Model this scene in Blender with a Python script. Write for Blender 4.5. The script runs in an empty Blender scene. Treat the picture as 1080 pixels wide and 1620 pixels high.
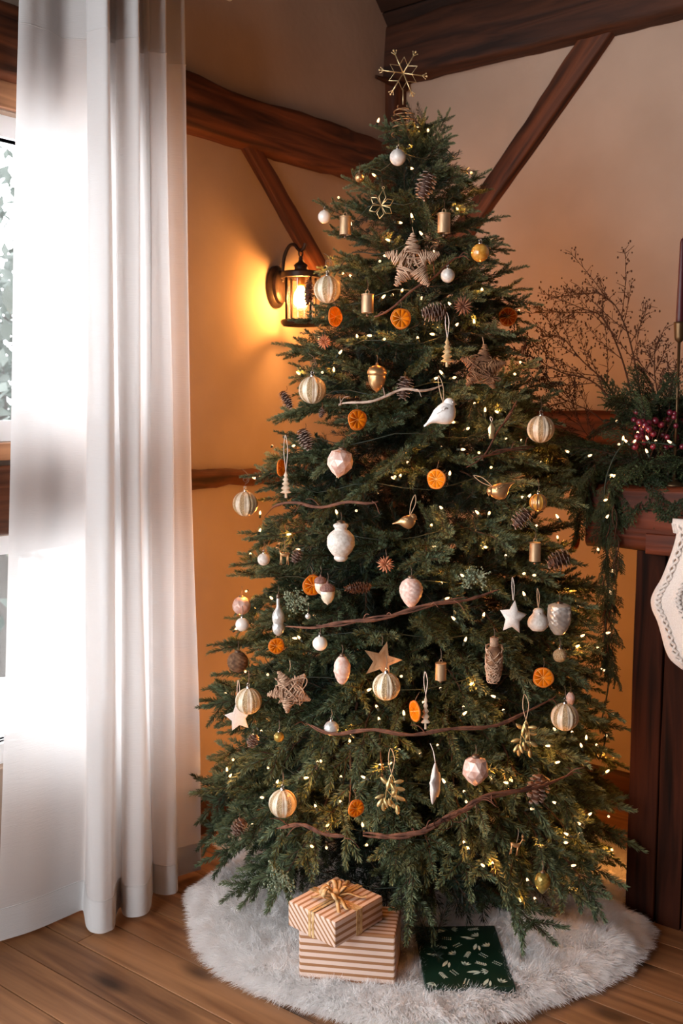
import bpy, math, random
import numpy as np
from mathutils import Vector, Matrix, noise

# ------------------------------------------------------------------ scene, camera, world, exposure
random.seed(7)
rng = np.random.default_rng(11)
scene = bpy.context.scene
COL = scene.collection
PI = math.pi

FPX = 1575.0                      # focal length in pixels of a 1080 x 1620 frame
PITCH = math.radians(6.0)
CAM = Vector((0.0, 0.0, 1.40))

cam_data = bpy.data.cameras.new('camera')
cam_data.sensor_fit = 'HORIZONTAL'
cam_data.sensor_width = 24.0
cam_data.lens = FPX / 1080 * 24.0
cam_data.clip_start = 0.05
cam_data.dof.use_dof = True
cam_data.dof.focus_distance = 2.4
cam_data.dof.aperture_fstop = 5.0
cam = bpy.data.objects.new('camera', cam_data)
COL.objects.link(cam)
cam.location = CAM
cam.rotation_euler = (PI / 2 - PITCH, 0, 0)
scene.camera = cam

scene.view_settings.view_transform = 'Standard'
scene.view_settings.look = 'None'
scene.view_settings.gamma = 1.0
scene.view_settings.use_curve_mapping = False
scene.view_settings.exposure = 0.06

world = bpy.data.worlds.new('overcast_sky')
scene.world = world
world.use_nodes = True
bg = world.node_tree.nodes['Background']
bg.inputs['Color'].default_value = (0.93, 0.96, 1.0, 1)
bg.inputs['Strength'].default_value = 10.0

# room frame: C is the far corner, U runs along the right wall, L along the left wall, both into the room
C = Vector((0.217, 4.05, 0))
ANG = math.radians(38)
U = Vector((math.cos(ANG), -math.sin(ANG), 0))
L = Vector((-math.sin(ANG), -math.cos(ANG), 0))
UP = Vector((0, 0, 1))
def R(a, b, z=0.0):
    return C + U * a + L * b + UP * z

def window_portal(b0, b1, z0, z1, a0=None, a1=None, b=None):
    """daylight sampling window for the sky (a portal, gives no light of its own)"""
    d = bpy.data.lights.new('window_daylight', 'AREA')
    d.shape = 'RECTANGLE'
    d.cycles.is_portal = True
    o = bpy.data.objects.new('window_daylight', d)
    COL.objects.link(o)
    if b is None:
        d.size = b1 - b0; d.size_y = z1 - z0
        o.matrix_world = Matrix.Translation(R(-0.14, (b0 + b1) / 2, (z0 + z1) / 2)) @ Matrix(((L.x, 0, -U.x, 0), (L.y, 0, -U.y, 0), (0, 1, 0, 0), (0, 0, 0, 1)))
    else:
        d.size = a1 - a0; d.size_y = z1 - z0
        o.matrix_world = Matrix.Translation(R((a0 + a1) / 2, b + 0.14, (z0 + z1) / 2)) @ Matrix(((-U.x, 0, L.x, 0), (-U.y, 0, L.y, 0), (0, 1, 0, 0), (0, 0, 0, 1)))
W1B, W2B, W3A = (1.36, 2.50), (2.75, 4.95), (0.15, 1.9)
BACK_B, SIDE_A, ROOF_Z = 5.6, 5.0, 3.9
window_portal(*W1B, 1.31, 2.16)
window_portal(*W1B, 0.43, 1.06)
window_portal(*W2B, 0.40, 3.10)
window_portal(0, 0, 0.20, 3.20, *W3A, BACK_B)

# ------------------------------------------------------------------ projection helpers (photo pixel -> real point at a given distance)
FWD = Vector((0, math.cos(PITCH), -math.sin(PITCH)))
CUP = Vector((0, math.sin(PITCH), math.cos(PITCH)))
def P(px, py, Y):
    d = Vector((1, 0, 0)) * ((px - 540) / FPX) + FWD + CUP * ((810 - py) / FPX)
    return CAM + d * (Y / d.y)
def S(Y):
    return Y / FPX
def proj(pts):
    p = np.asarray(pts) - np.array(CAM)
    z = p @ np.array(FWD)
    return 540 + FPX * p[..., 0] / z, 810 - FPX * (p @ np.array(CUP)) / z, p[..., 1]

# ------------------------------------------------------------------ materials
def new_mat(name):
    m = bpy.data.materials.new(name)
    m.use_nodes = True
    nt = m.node_tree
    b = nt.nodes['Principled BSDF']
    return m, nt, b
def lnk(nt, a, b): nt.links.new(a, b)
def rgba(c): return (c[0], c[1], c[2], 1)
def srgb(r, g, b):
    f = lambda c: (c / 255 / 12.92) if c / 255 <= 0.04045 else ((c / 255 + 0.055) / 1.055) ** 2.4
    return (f(r), f(g), f(b))
def mat(name, col, rough=0.6, metal=0.0, spec=0.4, col2=None, scale=20.0, stretch=(1, 1, 1), bump=0.0, bscale=60.0, sheen=0.0, objrand=0.0, detail=4.0, trans=0.0, coat=0.0):
    m, nt, b = new_mat(name)
    b.inputs['Base Color'].default_value = rgba(col)
    b.inputs['Roughness'].default_value = rough
    b.inputs['Metallic'].default_value = metal
    b.inputs['Specular IOR Level'].default_value = spec
    b.inputs['Sheen Weight'].default_value = sheen
    b.inputs['Coat Weight'].default_value = coat
    if trans: b.inputs['Transmission Weight'].default_value = trans
    tc = nt.nodes.new('ShaderNodeTexCoord')
    mp = nt.nodes.new('ShaderNodeMapping'); mp.inputs['Scale'].default_value = stretch
    lnk(nt, tc.outputs['Object'], mp.inputs['Vector'])
    if col2 is not None:
        n = nt.nodes.new('ShaderNodeTexNoise'); n.inputs['Scale'].default_value = scale; n.inputs['Detail'].default_value = detail
        lnk(nt, mp.outputs['Vector'], n.inputs['Vector'])
        r = nt.nodes.new('ShaderNodeValToRGB')
        r.color_ramp.elements[0].position = 0.35; r.color_ramp.elements[1].position = 0.65
        r.color_ramp.elements[0].color = rgba(col); r.color_ramp.elements[1].color = rgba(col2)
        lnk(nt, n.outputs['Fac'], r.inputs['Fac'])
        out = r.outputs['Color']
        if objrand:
            oi = nt.nodes.new('ShaderNodeObjectInfo'); hs = nt.nodes.new('ShaderNodeHueSaturation')
            mr = nt.nodes.new('ShaderNodeMapRange'); mr.inputs['To Min'].default_value = 1 - objrand; mr.inputs['To Max'].default_value = 1 + objrand
            lnk(nt, oi.outputs['Random'], mr.inputs['Value']); lnk(nt, mr.outputs['Result'], hs.inputs['Value']); lnk(nt, out, hs.inputs['Color'])
            out = hs.outputs['Color']
        lnk(nt, out, b.inputs['Base Color'])
    if bump:
        n2 = nt.nodes.new('ShaderNodeTexNoise'); n2.inputs['Scale'].default_value = bscale; n2.inputs['Detail'].default_value = 4
        lnk(nt, mp.outputs['Vector'], n2.inputs['Vector'])
        bp = nt.nodes.new('ShaderNodeBump'); bp.inputs['Strength'].default_value = bump; bp.inputs['Distance'].default_value = 0.01
        lnk(nt, n2.outputs['Fac'], bp.inputs['Height']); lnk(nt, bp.outputs['Normal'], b.inputs['Normal'])
    return m
def wood(name, dark, light, knots=True, rough=0.6, gs=1.0, objrand=0.12, bump=0.4, spec=0.3):
    """grain runs along the object's local X"""
    m, nt, b = new_mat(name)
    tc = nt.nodes.new('ShaderNodeTexCoord')
    oi = nt.nodes.new('ShaderNodeObjectInfo')
    ad = nt.nodes.new('ShaderNodeVectorMath'); ad.operation = 'MULTIPLY_ADD'
    lnk(nt, oi.outputs['Random'], ad.inputs[0]); ad.inputs[1].default_value = (17, 31, 23); lnk(nt, tc.outputs['Object'], ad.inputs[2])
    mp = nt.nodes.new('ShaderNodeMapping'); mp.inputs['Scale'].default_value = (1.1 * gs, 16 * gs, 16 * gs)
    lnk(nt, ad.outputs['Vector'], mp.inputs['Vector'])
    n = nt.nodes.new('ShaderNodeTexNoise'); n.inputs['Scale'].default_value = 1.6; n.inputs['Detail'].default_value = 7; n.inputs['Distortion'].default_value = 1.1
    lnk(nt, mp.outputs['Vector'], n.inputs['Vector'])
    r = nt.nodes.new('ShaderNodeValToRGB')
    e = r.color_ramp.elements
    e[0].position = 0.30; e[1].position = 0.68; e[0].color = rgba(dark); e[1].color = rgba(light)
    lnk(nt, n.outputs['Fac'], r.inputs['Fac'])
    out = r.outputs['Color']
    if knots:
        mp2 = nt.nodes.new('ShaderNodeMapping'); mp2.inputs['Scale'].default_value = (2.2, 5.5, 5.5)
        lnk(nt, ad.outputs['Vector'], mp2.inputs['Vector'])
        v = nt.nodes.new('ShaderNodeTexVoronoi'); v.inputs['Scale'].default_value = 0.9
        lnk(nt, mp2.outputs['Vector'], v.inputs['Vector'])
        r2 = nt.nodes.new('ShaderNodeValToRGB'); r2.color_ramp.elements[0].position = 0.05; r2.color_ramp.elements[1].position = 0.16
        r2.color_ramp.elements[0].color = (0.12, 0.10, 0.09, 1); r2.color_ramp.elements[1].color = (1, 1, 1, 1)
        lnk(nt, v.outputs['Distance'], r2.inputs['Fac'])
        mx = nt.nodes.new('ShaderNodeMixRGB'); mx.blend_type = 'MULTIPLY'; mx.inputs['Fac'].default_value = 0.85
        lnk(nt, out, mx.inputs['Color1']); lnk(nt, r2.outputs['Color'], mx.inputs['Color2']); out = mx.outputs['Color']
    hs = nt.nodes.new('ShaderNodeHueSaturation')
    mr = nt.nodes.new('ShaderNodeMapRange'); mr.inputs['To Min'].default_value = 1 - objrand; mr.inputs['To Max'].default_value = 1 + objrand
    lnk(nt, oi.outputs['Random'], mr.inputs['Value']); lnk(nt, mr.outputs['Result'], hs.inputs['Value']); lnk(nt, out, hs.inputs['Color'])
    lnk(nt, hs.outputs['Color'], b.inputs['Base Color'])
    b.inputs['Roughness'].default_value = rough
    b.inputs['Specular IOR Level'].default_value = spec
    bp = nt.nodes.new('ShaderNodeBump'); bp.inputs['Strength'].default_value = bump; bp.inputs['Distance'].default_value = 0.006
    lnk(nt, n.outputs['Fac'], bp.inputs['Height']); lnk(nt, bp.outputs['Normal'], b.inputs['Normal'])
    return m
def emit(name, col, strength, sample=True):
    m = bpy.data.materials.new(name); m.use_nodes = True
    nt = m.node_tree; nt.nodes.clear()
    o = nt.nodes.new('ShaderNodeOutputMaterial'); e = nt.nodes.new('ShaderNodeEmission')
    e.inputs['Color'].default_value = rgba(col); e.inputs['Strength'].default_value = strength
    tr = nt.nodes.new('ShaderNodeBsdfTransparent'); ad = nt.nodes.new('ShaderNodeAddShader')     # glowing clear envelope
    lnk(nt, e.outputs['Emission'], ad.inputs[0]); lnk(nt, tr.outputs[0], ad.inputs[1]); lnk(nt, ad.outputs[0], o.inputs['Surface'])
    if not sample: m.cycles.emission_sampling = 'NONE'
    return m
def cloth_mat(name, col, transl=0.5, clear=0.0, weave=0.25, col_back=None):
    """diffuse + translucent (+ a little see-through) for fabric, fur, needles"""
    m = bpy.data.materials.new(name); m.use_nodes = True
    nt = m.node_tree; nt.nodes.clear()
    o = nt.nodes.new('ShaderNodeOutputMaterial')
    d = nt.nodes.new('ShaderNodeBsdfDiffuse'); t = nt.nodes.new('ShaderNodeBsdfTranslucent')
    d.inputs['Color'].default_value = rgba(col); t.inputs['Color'].default_value = rgba(col_back or col)
    mx = nt.nodes.new('ShaderNodeMixShader'); mx.inputs['Fac'].default_value = transl
    lnk(nt, d.outputs[0], mx.inputs[1]); lnk(nt, t.outputs[0], mx.inputs[2])
    out = mx.outputs[0]
    if clear:
        tr = nt.nodes.new('ShaderNodeBsdfTransparent')
        m2 = nt.nodes.new('ShaderNodeMixShader'); m2.inputs['Fac'].default_value = clear
        lnk(nt, out, m2.inputs[1]); lnk(nt, tr.outputs[0], m2.inputs[2]); out = m2.outputs[0]
    if weave:
        tc = nt.nodes.new('ShaderNodeTexCoord'); mp = nt.nodes.new('ShaderNodeMapping'); mp.inputs['Scale'].default_value = (30, 30, 420)
        n = nt.nodes.new('ShaderNodeTexNoise'); n.inputs['Scale'].default_value = 1.0; n.inputs['Detail'].default_value = 3
        bp = nt.nodes.new('ShaderNodeBump'); bp.inputs['Strength'].default_value = weave; bp.inputs['Distance'].default_value = 0.002
        lnk(nt, tc.outputs['Object'], mp.inputs['Vector']); lnk(nt, mp.outputs['Vector'], n.inputs['Vector'])
        lnk(nt, n.outputs['Fac'], bp.inputs['Height']); lnk(nt, bp.outputs['Normal'], d.inputs['Normal']); lnk(nt, bp.outputs['Normal'], t.inputs['Normal'])
    lnk(nt, out, o.inputs['Surface'])
    return m
def glass_mat(name, tint=(1, 1, 1), gloss=0.12, rough=0.03):
    m = bpy.data.materials.new(name); m.use_nodes = True
    nt = m.node_tree; nt.nodes.clear()
    o = nt.nodes.new('ShaderNodeOutputMaterial')
    g = nt.nodes.new('ShaderNodeBsdfGlossy'); g.inputs['Roughness'].default_value = rough
    t = nt.nodes.new('ShaderNodeBsdfTransparent'); t.inputs['Color'].default_value = rgba(tint)
    mx = nt.nodes.new('ShaderNodeMixShader')
    lw = nt.nodes.new('ShaderNodeLayerWeight'); lw.inputs['Blend'].default_value = 0.25
    ma = nt.nodes.new('ShaderNodeMath'); ma.operation = 'MULTIPLY_ADD'; ma.inputs[1].default_value = 0.5; ma.inputs[2].default_value = gloss
    lnk(nt, lw.outputs['Fresnel'], ma.inputs[0]); lnk(nt, ma.outputs[0], mx.inputs['Fac'])
    lnk(nt, t.outputs[0], mx.inputs[1]); lnk(nt, g.outputs[0], mx.inputs[2]); lnk(nt, mx.outputs[0], o.inputs['Surface'])
    return m

# ------------------------------------------------------------------ mesh building
class MB:
    def __init__(self): self.v = []; self.f = []; self.mi = []
    def add(self, vs, fs, mi=0):
        o = len(self.v)
        self.v.extend([tuple(p) for p in vs]); self.f.extend([tuple(i + o for i in f) for f in fs]); self.mi.extend([mi] * len(fs))
        return self
    def box(self, p0, p1, mi=0):
        x0, y0, z0 = p0; x1, y1, z1 = p1
        vs = [(x0, y0, z0), (x1, y0, z0), (x1, y1, z0), (x0, y1, z0), (x0, y0, z1), (x1, y0, z1), (x1, y1, z1), (x0, y1, z1)]
        return self.add(vs, [(0, 3, 2, 1), (4, 5, 6, 7), (0, 1, 5, 4), (1, 2, 6, 5), (2, 3, 7, 6), (3, 0, 4, 7)], mi)
    def rbox(self, a0, a1, b0, b1, z0, z1, mi=0):
        vs = [R(a0, b0, z0), R(a1, b0, z0), R(a1, b1, z0), R(a0, b1, z0), R(a0, b0, z1), R(a1, b0, z1), R(a1, b1, z1), R(a0, b1, z1)]
        return self.add(vs, [(0, 1, 2, 3), (4, 7, 6, 5), (0, 4, 5, 1), (1, 5, 6, 2), (2, 6, 7, 3), (3, 7, 4, 0)], mi)
    def rings(self, rings, closed=True, cap=True, mi=0, mifun=None):
        n = len(rings[0]); o = len(self.v)
        for r in rings: self.v.extend([tuple(p) for p in r])
        for i in range(len(rings) - 1):
            for j in range(n if closed else n - 1):
                k = (j + 1) % n
                self.f.append((o + i * n + j, o + i * n + k, o + (i + 1) * n + k, o + (i + 1) * n + j))
                self.mi.append(mifun(i, j) if mifun else mi)
        if cap and closed:
            self.f.append(tuple(o + j for j in reversed(range(n)))); self.mi.append(mi)
            self.f.append(tuple(o + (len(rings) - 1) * n + j for j in range(n))); self.mi.append(mi)
        return self
    def lathe(self, prof, n=20, c=(0, 0, 0), rf=None, mi=0, mifun=None, cap=True, sy=1.0, M=None):
        rs = []
        for i, (r, z) in enumerate(prof):
            ring = []
            for j in range(n):
                t = 2 * PI * j / n
                rr = r * (rf(t, i, j) if rf else 1)
                p = Vector((c[0] + rr * math.cos(t), c[1] + rr * math.sin(t) * sy, c[2] + z))
                ring.append(M @ p if M else p)
            rs.append(ring)
        return self.rings(rs, True, cap, mi, mifun)
    def ball(self, c, r, n=14, m=8, sx=1, sy=1, sz=1, mi=0):
        prof = [(max(r * math.sin(PI * i / m), r * 0.02), -r * math.cos(PI * i / m)) for i in range(m + 1)]
        rs = [[(c[0] + q * sx * math.cos(2 * PI * j / n), c[1] + q * sy * math.sin(2 * PI * j / n), c[2] + z * sz) for j in range(n)] for q, z in prof]
        return self.rings(rs, mi=mi)
    def tube(self, pts, r, n=6, closed=False, mi=0, flat=1.0):
        pts = [Vector(p) for p in pts]
        N = len(pts)
        if not hasattr(r, '__len__'): r = [r] * N
        rs = []; nrm = None
        for i in range(N):
            if closed: t = pts[(i + 1) % N] - pts[i - 1]
            else: t = pts[min(i + 1, N - 1)] - pts[max(i - 1, 0)]
            if t.length < 1e-9: t = Vector((0, 0, 1))
            t.normalize()
            if nrm is None:
                nrm = t.cross(Vector((0, 0, 1)) if abs(t.z) < 0.9 else Vector((1, 0, 0)))
            else: nrm = nrm - t * nrm.dot(t)
            if nrm.length < 1e-6: nrm = t.orthogonal()
            nrm.normalize(); bn = t.cross(nrm)
            rs.append([pts[i] + nrm * (r[i] * math.cos(2 * PI * k / n)) + bn * (r[i] * flat * math.sin(2 * PI * k / n)) for k in range(n)])
        if closed: rs.append(rs[0])
        return self.rings(rs, cap=not closed, mi=mi)
    def build(self, name, mats, parent=None, loc=None, smooth=True):
        me = bpy.data.meshes.new(name)
        me.from_pydata(self.v, [], self.f)
        if not isinstance(mats, (list, tuple)): mats = [mats]
        for m in mats: me.materials.append(m)
        if any(self.mi): me.polygons.foreach_set('material_index', self.mi)
        me.polygons.foreach_set('use_smooth', [bool(smooth)] * len(me.polygons))
        me.update()
        return link(name, me, parent, loc)
def link(name, me, parent=None, loc=None):
    o = bpy.data.objects.new(name, me); COL.objects.link(o)
    if parent is not None: o.parent = parent
    if loc is not None: o.location = loc
    return o
def autosmooth(o, deg=35):
    me = o.data
    import bmesh
    bm = bmesh.new(); bm.from_mesh(me)
    for f in bm.faces: f.smooth = True
    for e in bm.edges: e.smooth = (len(e.link_faces) == 2 and e.calc_face_angle(0) < math.radians(deg))
    bm.to_mesh(me); bm.free()
    return o
def tag(o, label=None, cat=None, group=None, kind=None):
    if label: o['label'] = label
    if cat: o['category'] = cat
    if group: o['group'] = group
    if kind: o['kind'] = kind
    return o
def thing(name, label, cat, loc=(0, 0, 0), rot=(0, 0, 0), group=None):
    o = bpy.data.objects.new(name, None); COL.objects.link(o)
    o.empty_display_size = 0.05
    o.location = loc; o.rotation_euler = rot
    return tag(o, label, cat, group)
def catmull(pts, k=8, closed=False):
    pts = [Vector(p) for p in pts]; out = []; n = len(pts)
    for i in range(n if closed else n - 1):
        if closed: p0, p1, p2, p3 = pts[i - 1], pts[i], pts[(i + 1) % n], pts[(i + 2) % n]
        else: p0, p1, p2, p3 = pts[max(i - 1, 0)], pts[i], pts[i + 1], pts[min(i + 2, n - 1)]
        for j in range(k):
            t = j / k
            out.append(0.5 * ((2 * p1) + (p2 - p0) * t + (2 * p0 - 5 * p1 + 4 * p2 - p3) * t * t + (3 * p1 - p0 - 3 * p2 + p3) * t ** 3))
    if not closed: out.append(pts[-1])
    return out
def beam(name, p0, p1, w, h, m, depth_dir, parent=None, wob=0.008, seg=22, taper=0.0, seed=0, round_=0.25):
    """hand-hewn timber: local X along its length, Z as close to depth_dir x length as can be"""
    p0 = Vector(p0); p1 = Vector(p1)
    x = (p1 - p0); ln = x.length; x.normalize()
    y = Vector(depth_dir) - x * Vector(depth_dir).dot(x); y.normalize()
    z = x.cross(y)
    Mx = Matrix(((x.x, y.x, z.x, p0.x), (x.y, y.y, z.y, p0.y), (x.z, y.z, z.z, p0.z), (0, 0, 0, 1)))
    mb = MB(); rs = []
    for i in range(seg + 1):
        t = i / seg; ring = []
        k = 1 - taper * t
        for (cy, cz) in ((-1, -1), (1, -1), (1, 1), (-1, 1)):
            for s in range(4):
                a = math.atan2(cz, cy) - PI / 4 + (s + 0.5) / 4 * PI / 2 
                q = round_ * min(w, h)
                py = cy * (w / 2 - q) + q * math.cos(a); pz = cz * (h / 2 - q) + q * math.sin(a)
                nn = noise.noise(Vector((t * ln * 3.0 + seed * 7, cy * 1.3, cz * 1.3))) * wob + noise.noise(Vector((t * ln * 14 + seed, py * 30, pz * 30))) * wob * 0.4
                ring.append((t * ln, py * k + nn * cy, pz * k + nn * cz))
        rs.append(ring)
    mb.rings(rs)
    o = mb.build(name, m, None)
    o.matrix_world = Mx
    if parent is not None: o.parent = parent; o.matrix_parent_inverse = parent.matrix_world.inverted()
    return autosmooth(o, 40)

# ================================================================== THE SETTING
M_plaster = mat('cream_plaster', srgb(166, 146, 130), rough=0.9, spec=0.15, col2=srgb(176, 156, 140), scale=3.0, bump=0.12, bscale=35)
M_beam = wood('dark_hewn_timber', srgb(40, 19, 10), srgb(112, 62, 34), rough=0.65, bump=0.6)
M_beam_top = wood('smoked_roof_timber', srgb(34, 18, 11), srgb(78, 44, 26), rough=0.7, bump=0.6)
M_ceiling = wood('smoked_roof_board', srgb(24, 14, 9), srgb(48, 28, 18), rough=0.8, knots=False)
M_floor = wood('oiled_floor_board', srgb(100, 64, 39), srgb(160, 114, 76), rough=0.45, gs=0.7, objrand=0.16, bump=0.15, spec=0.35)
M_gap = mat('floor_gap', srgb(20, 12, 8), rough=0.95)
M_base = wood('baseboard_wood', srgb(44, 24, 14), srgb(84, 48, 28), knots=False)
M_white = mat('white_window_paint', srgb(235, 236, 238), rough=0.35)
M_casing = wood('window_casing_wood', srgb(120, 76, 48), srgb(196, 140, 100), knots=False)
M_pane = glass_mat('window_glass', gloss=0.03)
M_mantel = wood('reddish_mantel_timber', srgb(36, 13, 6), srgb(108, 50, 26), rough=0.6, bump=0.9, gs=0.9, spec=0.2)
M_post = wood('dark_fireplace_board', srgb(20, 9, 5), srgb(64, 31, 17), rough=0.8, spec=0.12, bump=0.4, knots=False)

def structure(o, label, cat=None):
    return tag(o, label, cat, None, 'structure')

# --- left wall with its window openings
wl = MB()
def lw(b0, b1, z0, z1): wl.rbox(-0.25, 0, b0, b1, z0, z1)
TOP = 4.6
lw(-0.25, W1B[0], 0, TOP)
lw(*W1B, 0, 0.43); lw(*W1B, 1.06, 1.31); lw(*W1B, 2.16, TOP)
lw(W1B[1], W2B[0], 0, TOP)
lw(*W2B, 0, 0.40); lw(*W2B, 3.10, TOP)
lw(W2B[1], BACK_B + 0.25, 0, TOP)
structure(wl.build('wall_left', M_plaster, smooth=False), 'cream plaster wall behind the curtain and the wall lantern', 'wall')
wr = MB(); wr.rbox(0, SIDE_A + 0.25, -0.25, 0, 0, 3.0)
structure(wr.build('wall_right', M_plaster, smooth=False), 'cream plaster wall behind the fireplace and dried branches', 'wall')
wb = MB()
for (a0, a1, z0, z1) in ((0, W3A[0], 0, TOP), (W3A[0], W3A[1], 0, 0.20), (W3A[0], W3A[1], 3.20, TOP), (W3A[1], SIDE_A + 0.25, 0, TOP)):
    wb.rbox(a0, a1, BACK_B, BACK_B + 0.25, z0, z1)
structure(wb.build('wall_back', M_beam, smooth=False), 'dark timber wall with a wide window behind the camera', 'wall')
ws = MB(); ws.rbox(SIDE_A, SIDE_A + 0.25, 0, BACK_B, 0, TOP)
structure(ws.build('wall_side', M_beam, smooth=False), 'dark timber wall opposite the curtained window', 'wall')

# --- sloping boarded ceiling above the right wall, flat above the room
ceil = MB()
vs = []
prof = [(-0.25, 2.56), (1.55, 4.35), (BACK_B + 0.25, 4.35)]
for a in (-0.25, SIDE_A + 0.25):
    for b, z in prof: vs.append(R(a, b, z + 0.03))
    for b, z in prof: vs.append(R(a, b, z + 0.15))
ceil.add(vs, [(0, 1, 7, 6), (1, 2, 8, 7), (3, 9, 10, 4), (4, 10, 11, 5), (0, 3, 4, 1), (1, 4, 5, 2), (6, 7, 10, 9), (7, 8, 11, 10), (0, 6, 9, 3), (2, 5, 11, 8)])
co = structure(ceil.build('ceiling', M_ceiling, smooth=False), 'dark smoked timber ceiling sloping up from the wall', 'ceiling')
sl = (R(0, 1.55, 4.35) - R(0, -0.25, 2.56)).normalized()
for k in range(6):
    p = R(0.0, -0.25, 2.56) + sl * (0.40 + k * 0.17)
    nrm = sl.cross(U)
    beam('ceiling_board', p + nrm * 0.0, p + U * 3.2, 0.165, 0.03, M_ceiling, sl, co, wob=0.003, seg=12, seed=k, round_=0.1)

# --- floor of wide boards, each one its own piece
fl = MB(); fl.rbox(-0.25, SIDE_A + 0.25, -0.25, BACK_B + 0.25, -0.12, -0.018)
fo = structure(fl.build('floor', M_gap, smooth=False), 'brown oiled plank floor with dark knots', 'floor')
rf = random.Random(4)
b = 1.557 - 0.118 * 13
row = 0
while b < BACK_B:
    j0 = 0.585 if row == 13 else rf.uniform(-0.2, 1.4)
    cuts = [-0.0] + [c for c in (j0, j0 + 2.3, j0 + 4.4) if 0.1 < c < SIDE_A - 0.1] + [SIDE_A]
    for c0, c1 in zip(cuts[:-1], cuts[1:]):
        dz = rf.uniform(-0.0012, 0.0)
        m = MB(); x0, x1, y0, y1, z0, z1, e = 0.0010, c1 - c0 - 0.0010, 0.0016, 0.118 - 0.0016, -0.018, dz, 0.0007
        vs = [(x0, y0, z0), (x1, y0, z0), (x1, y1, z0), (x0, y1, z0), (x0, y0, z1 - e), (x1, y0, z1 - e), (x1, y1, z1 - e), (x0, y1, z1 - e),
              (x0 + e, y0 + e, z1), (x1 - e, y0 + e, z1), (x1 - e, y1 - e, z1), (x0 + e, y1 - e, z1)]
        m.add(vs, [(0, 3, 2, 1), (0, 1, 5, 4), (1, 2, 6, 5), (2, 3, 7, 6), (3, 0, 4, 7), (4, 5, 9, 8), (5, 6, 10, 9), (6, 7, 11, 10), (7, 4, 8, 11), (8, 9, 10, 11)])
        o = m.build('plank', M_floor, fo, smooth=False)
        # local x along U, local y along -L so the frame stays right-handed
        p = R(c0, b + 0.118, 0)
        o.matrix_local = Matrix(((U.x, -L.x, 0, p.x), (U.y, -L.y, 0, p.y), (0, 0, 1, 0), (0, 0, 0, 1)))
    b += 0.118; row += 1

# --- baseboards
for nm, p0, p1, dd, lab in (('baseboard_left', R(0.012, 0, 0.055), R(0.012, BACK_B, 0.055), U, 'low dark wooden baseboard under the lantern wall'),
                            ('baseboard_right', R(0, 0.012, 0.055), R(SIDE_A, 0.012, 0.055), L, 'low dark wooden baseboard between tree and fireplace')):
    structure(beam(nm, p0, p1, 0.022, 0.11, M_base, dd, wob=0.001, round_=0.1), lab, 'baseboard')

# --- timbers
structure(beam('trim_1', R(0.010, 0.0, 2.316), R(0.010, 3.2, 2.316), 0.10, 0.172, M_beam, U, wob=0.016, seed=1, seg=40), 'thick horizontal hewn beam crossing the lantern wall', 'beam')
structure(beam('trim_2', R(0.0, 0.015, 2.757), R(3.2, 0.015, 2.757), 0.14, 0.225, M_beam_top, L, wob=0.016, seed=2, seg=40), 'heavy dark beam along the top of the fireplace wall', 'beam')
structure(beam('trim_3', R(0.005, 0.035, 0.0), R(0.005, 0.035, 2.70), 0.09, 0.085, M_beam, L, wob=0.006, seed=3), 'upright corner post behind the tree top', 'beam')
bm0 = P(396, 236, 3.50); bm1 = P(520, 470, 3.78)
def on_left(px, py, a=0.0):
    k = (px - 540) / FPX
    d = Vector((k, 0, 0)) + FWD + CUP * ((810 - py) / FPX)
    t = (C + U * a - CAM).dot(U) / d.dot(U)
    return CAM + d * t
def on_right(px, py, b=0.0):
    d = Vector(((px - 540) / FPX, 0, 0)) + FWD + CUP * ((810 - py) / FPX)
    t = (C + L * b - CAM).dot(L) / d.dot(L)
    return CAM + d * t
structure(beam('trim_4', on_left(376, 200, 0.005), on_left(502, 425, 0.005), 0.05, 0.068, M_beam, U, wob=0.006, seed=4, round_=0.15), 'short diagonal brace above the wall lantern', 'beam')
structure(beam('trim_5', on_right(985, 6, 0.01), on_right(700, 415, 0.01), 0.06, 0.085, M_beam, L, wob=0.008, seed=5, round_=0.15), 'long diagonal brace on the wall right of the tree', 'beam')
structure(beam('trim_6', R(0.006, 0.30, 1.165), R(0.006, 1.30, 1.168), 0.07, 0.062, M_beam, U, wob=0.022, seed=6, seg=30, round_=0.4), 'rough bark-edged log at mid height beside the curtain', 'beam')
structure(beam('trim_7', R(0.45, 0.02, 1.31), R(3.0, 0.02, 1.31), 0.10, 0.155, M_mantel, L, wob=0.006, seed=8, seg=30), 'reddish timber along the wall behind the mantel garland', 'beam')
structure(beam('trim_8', R(0.006, 1.30, 1.155), R(0.006, 3.0, 1.155), 0.07, 0.185, M_beam, U, wob=0.012, seed=9, seg=30), 'dark log between upper and lower window', 'beam')
structure(beam('trim_9', R(0.05, 0.02, 2.63), R(0.025, 0.17, 2.64), 0.045, 0.035, M_beam_top, U, wob=0.004, seg=8, taper=0.6, seed=10), 'small wooden peg at the corner post', 'peg')

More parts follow.
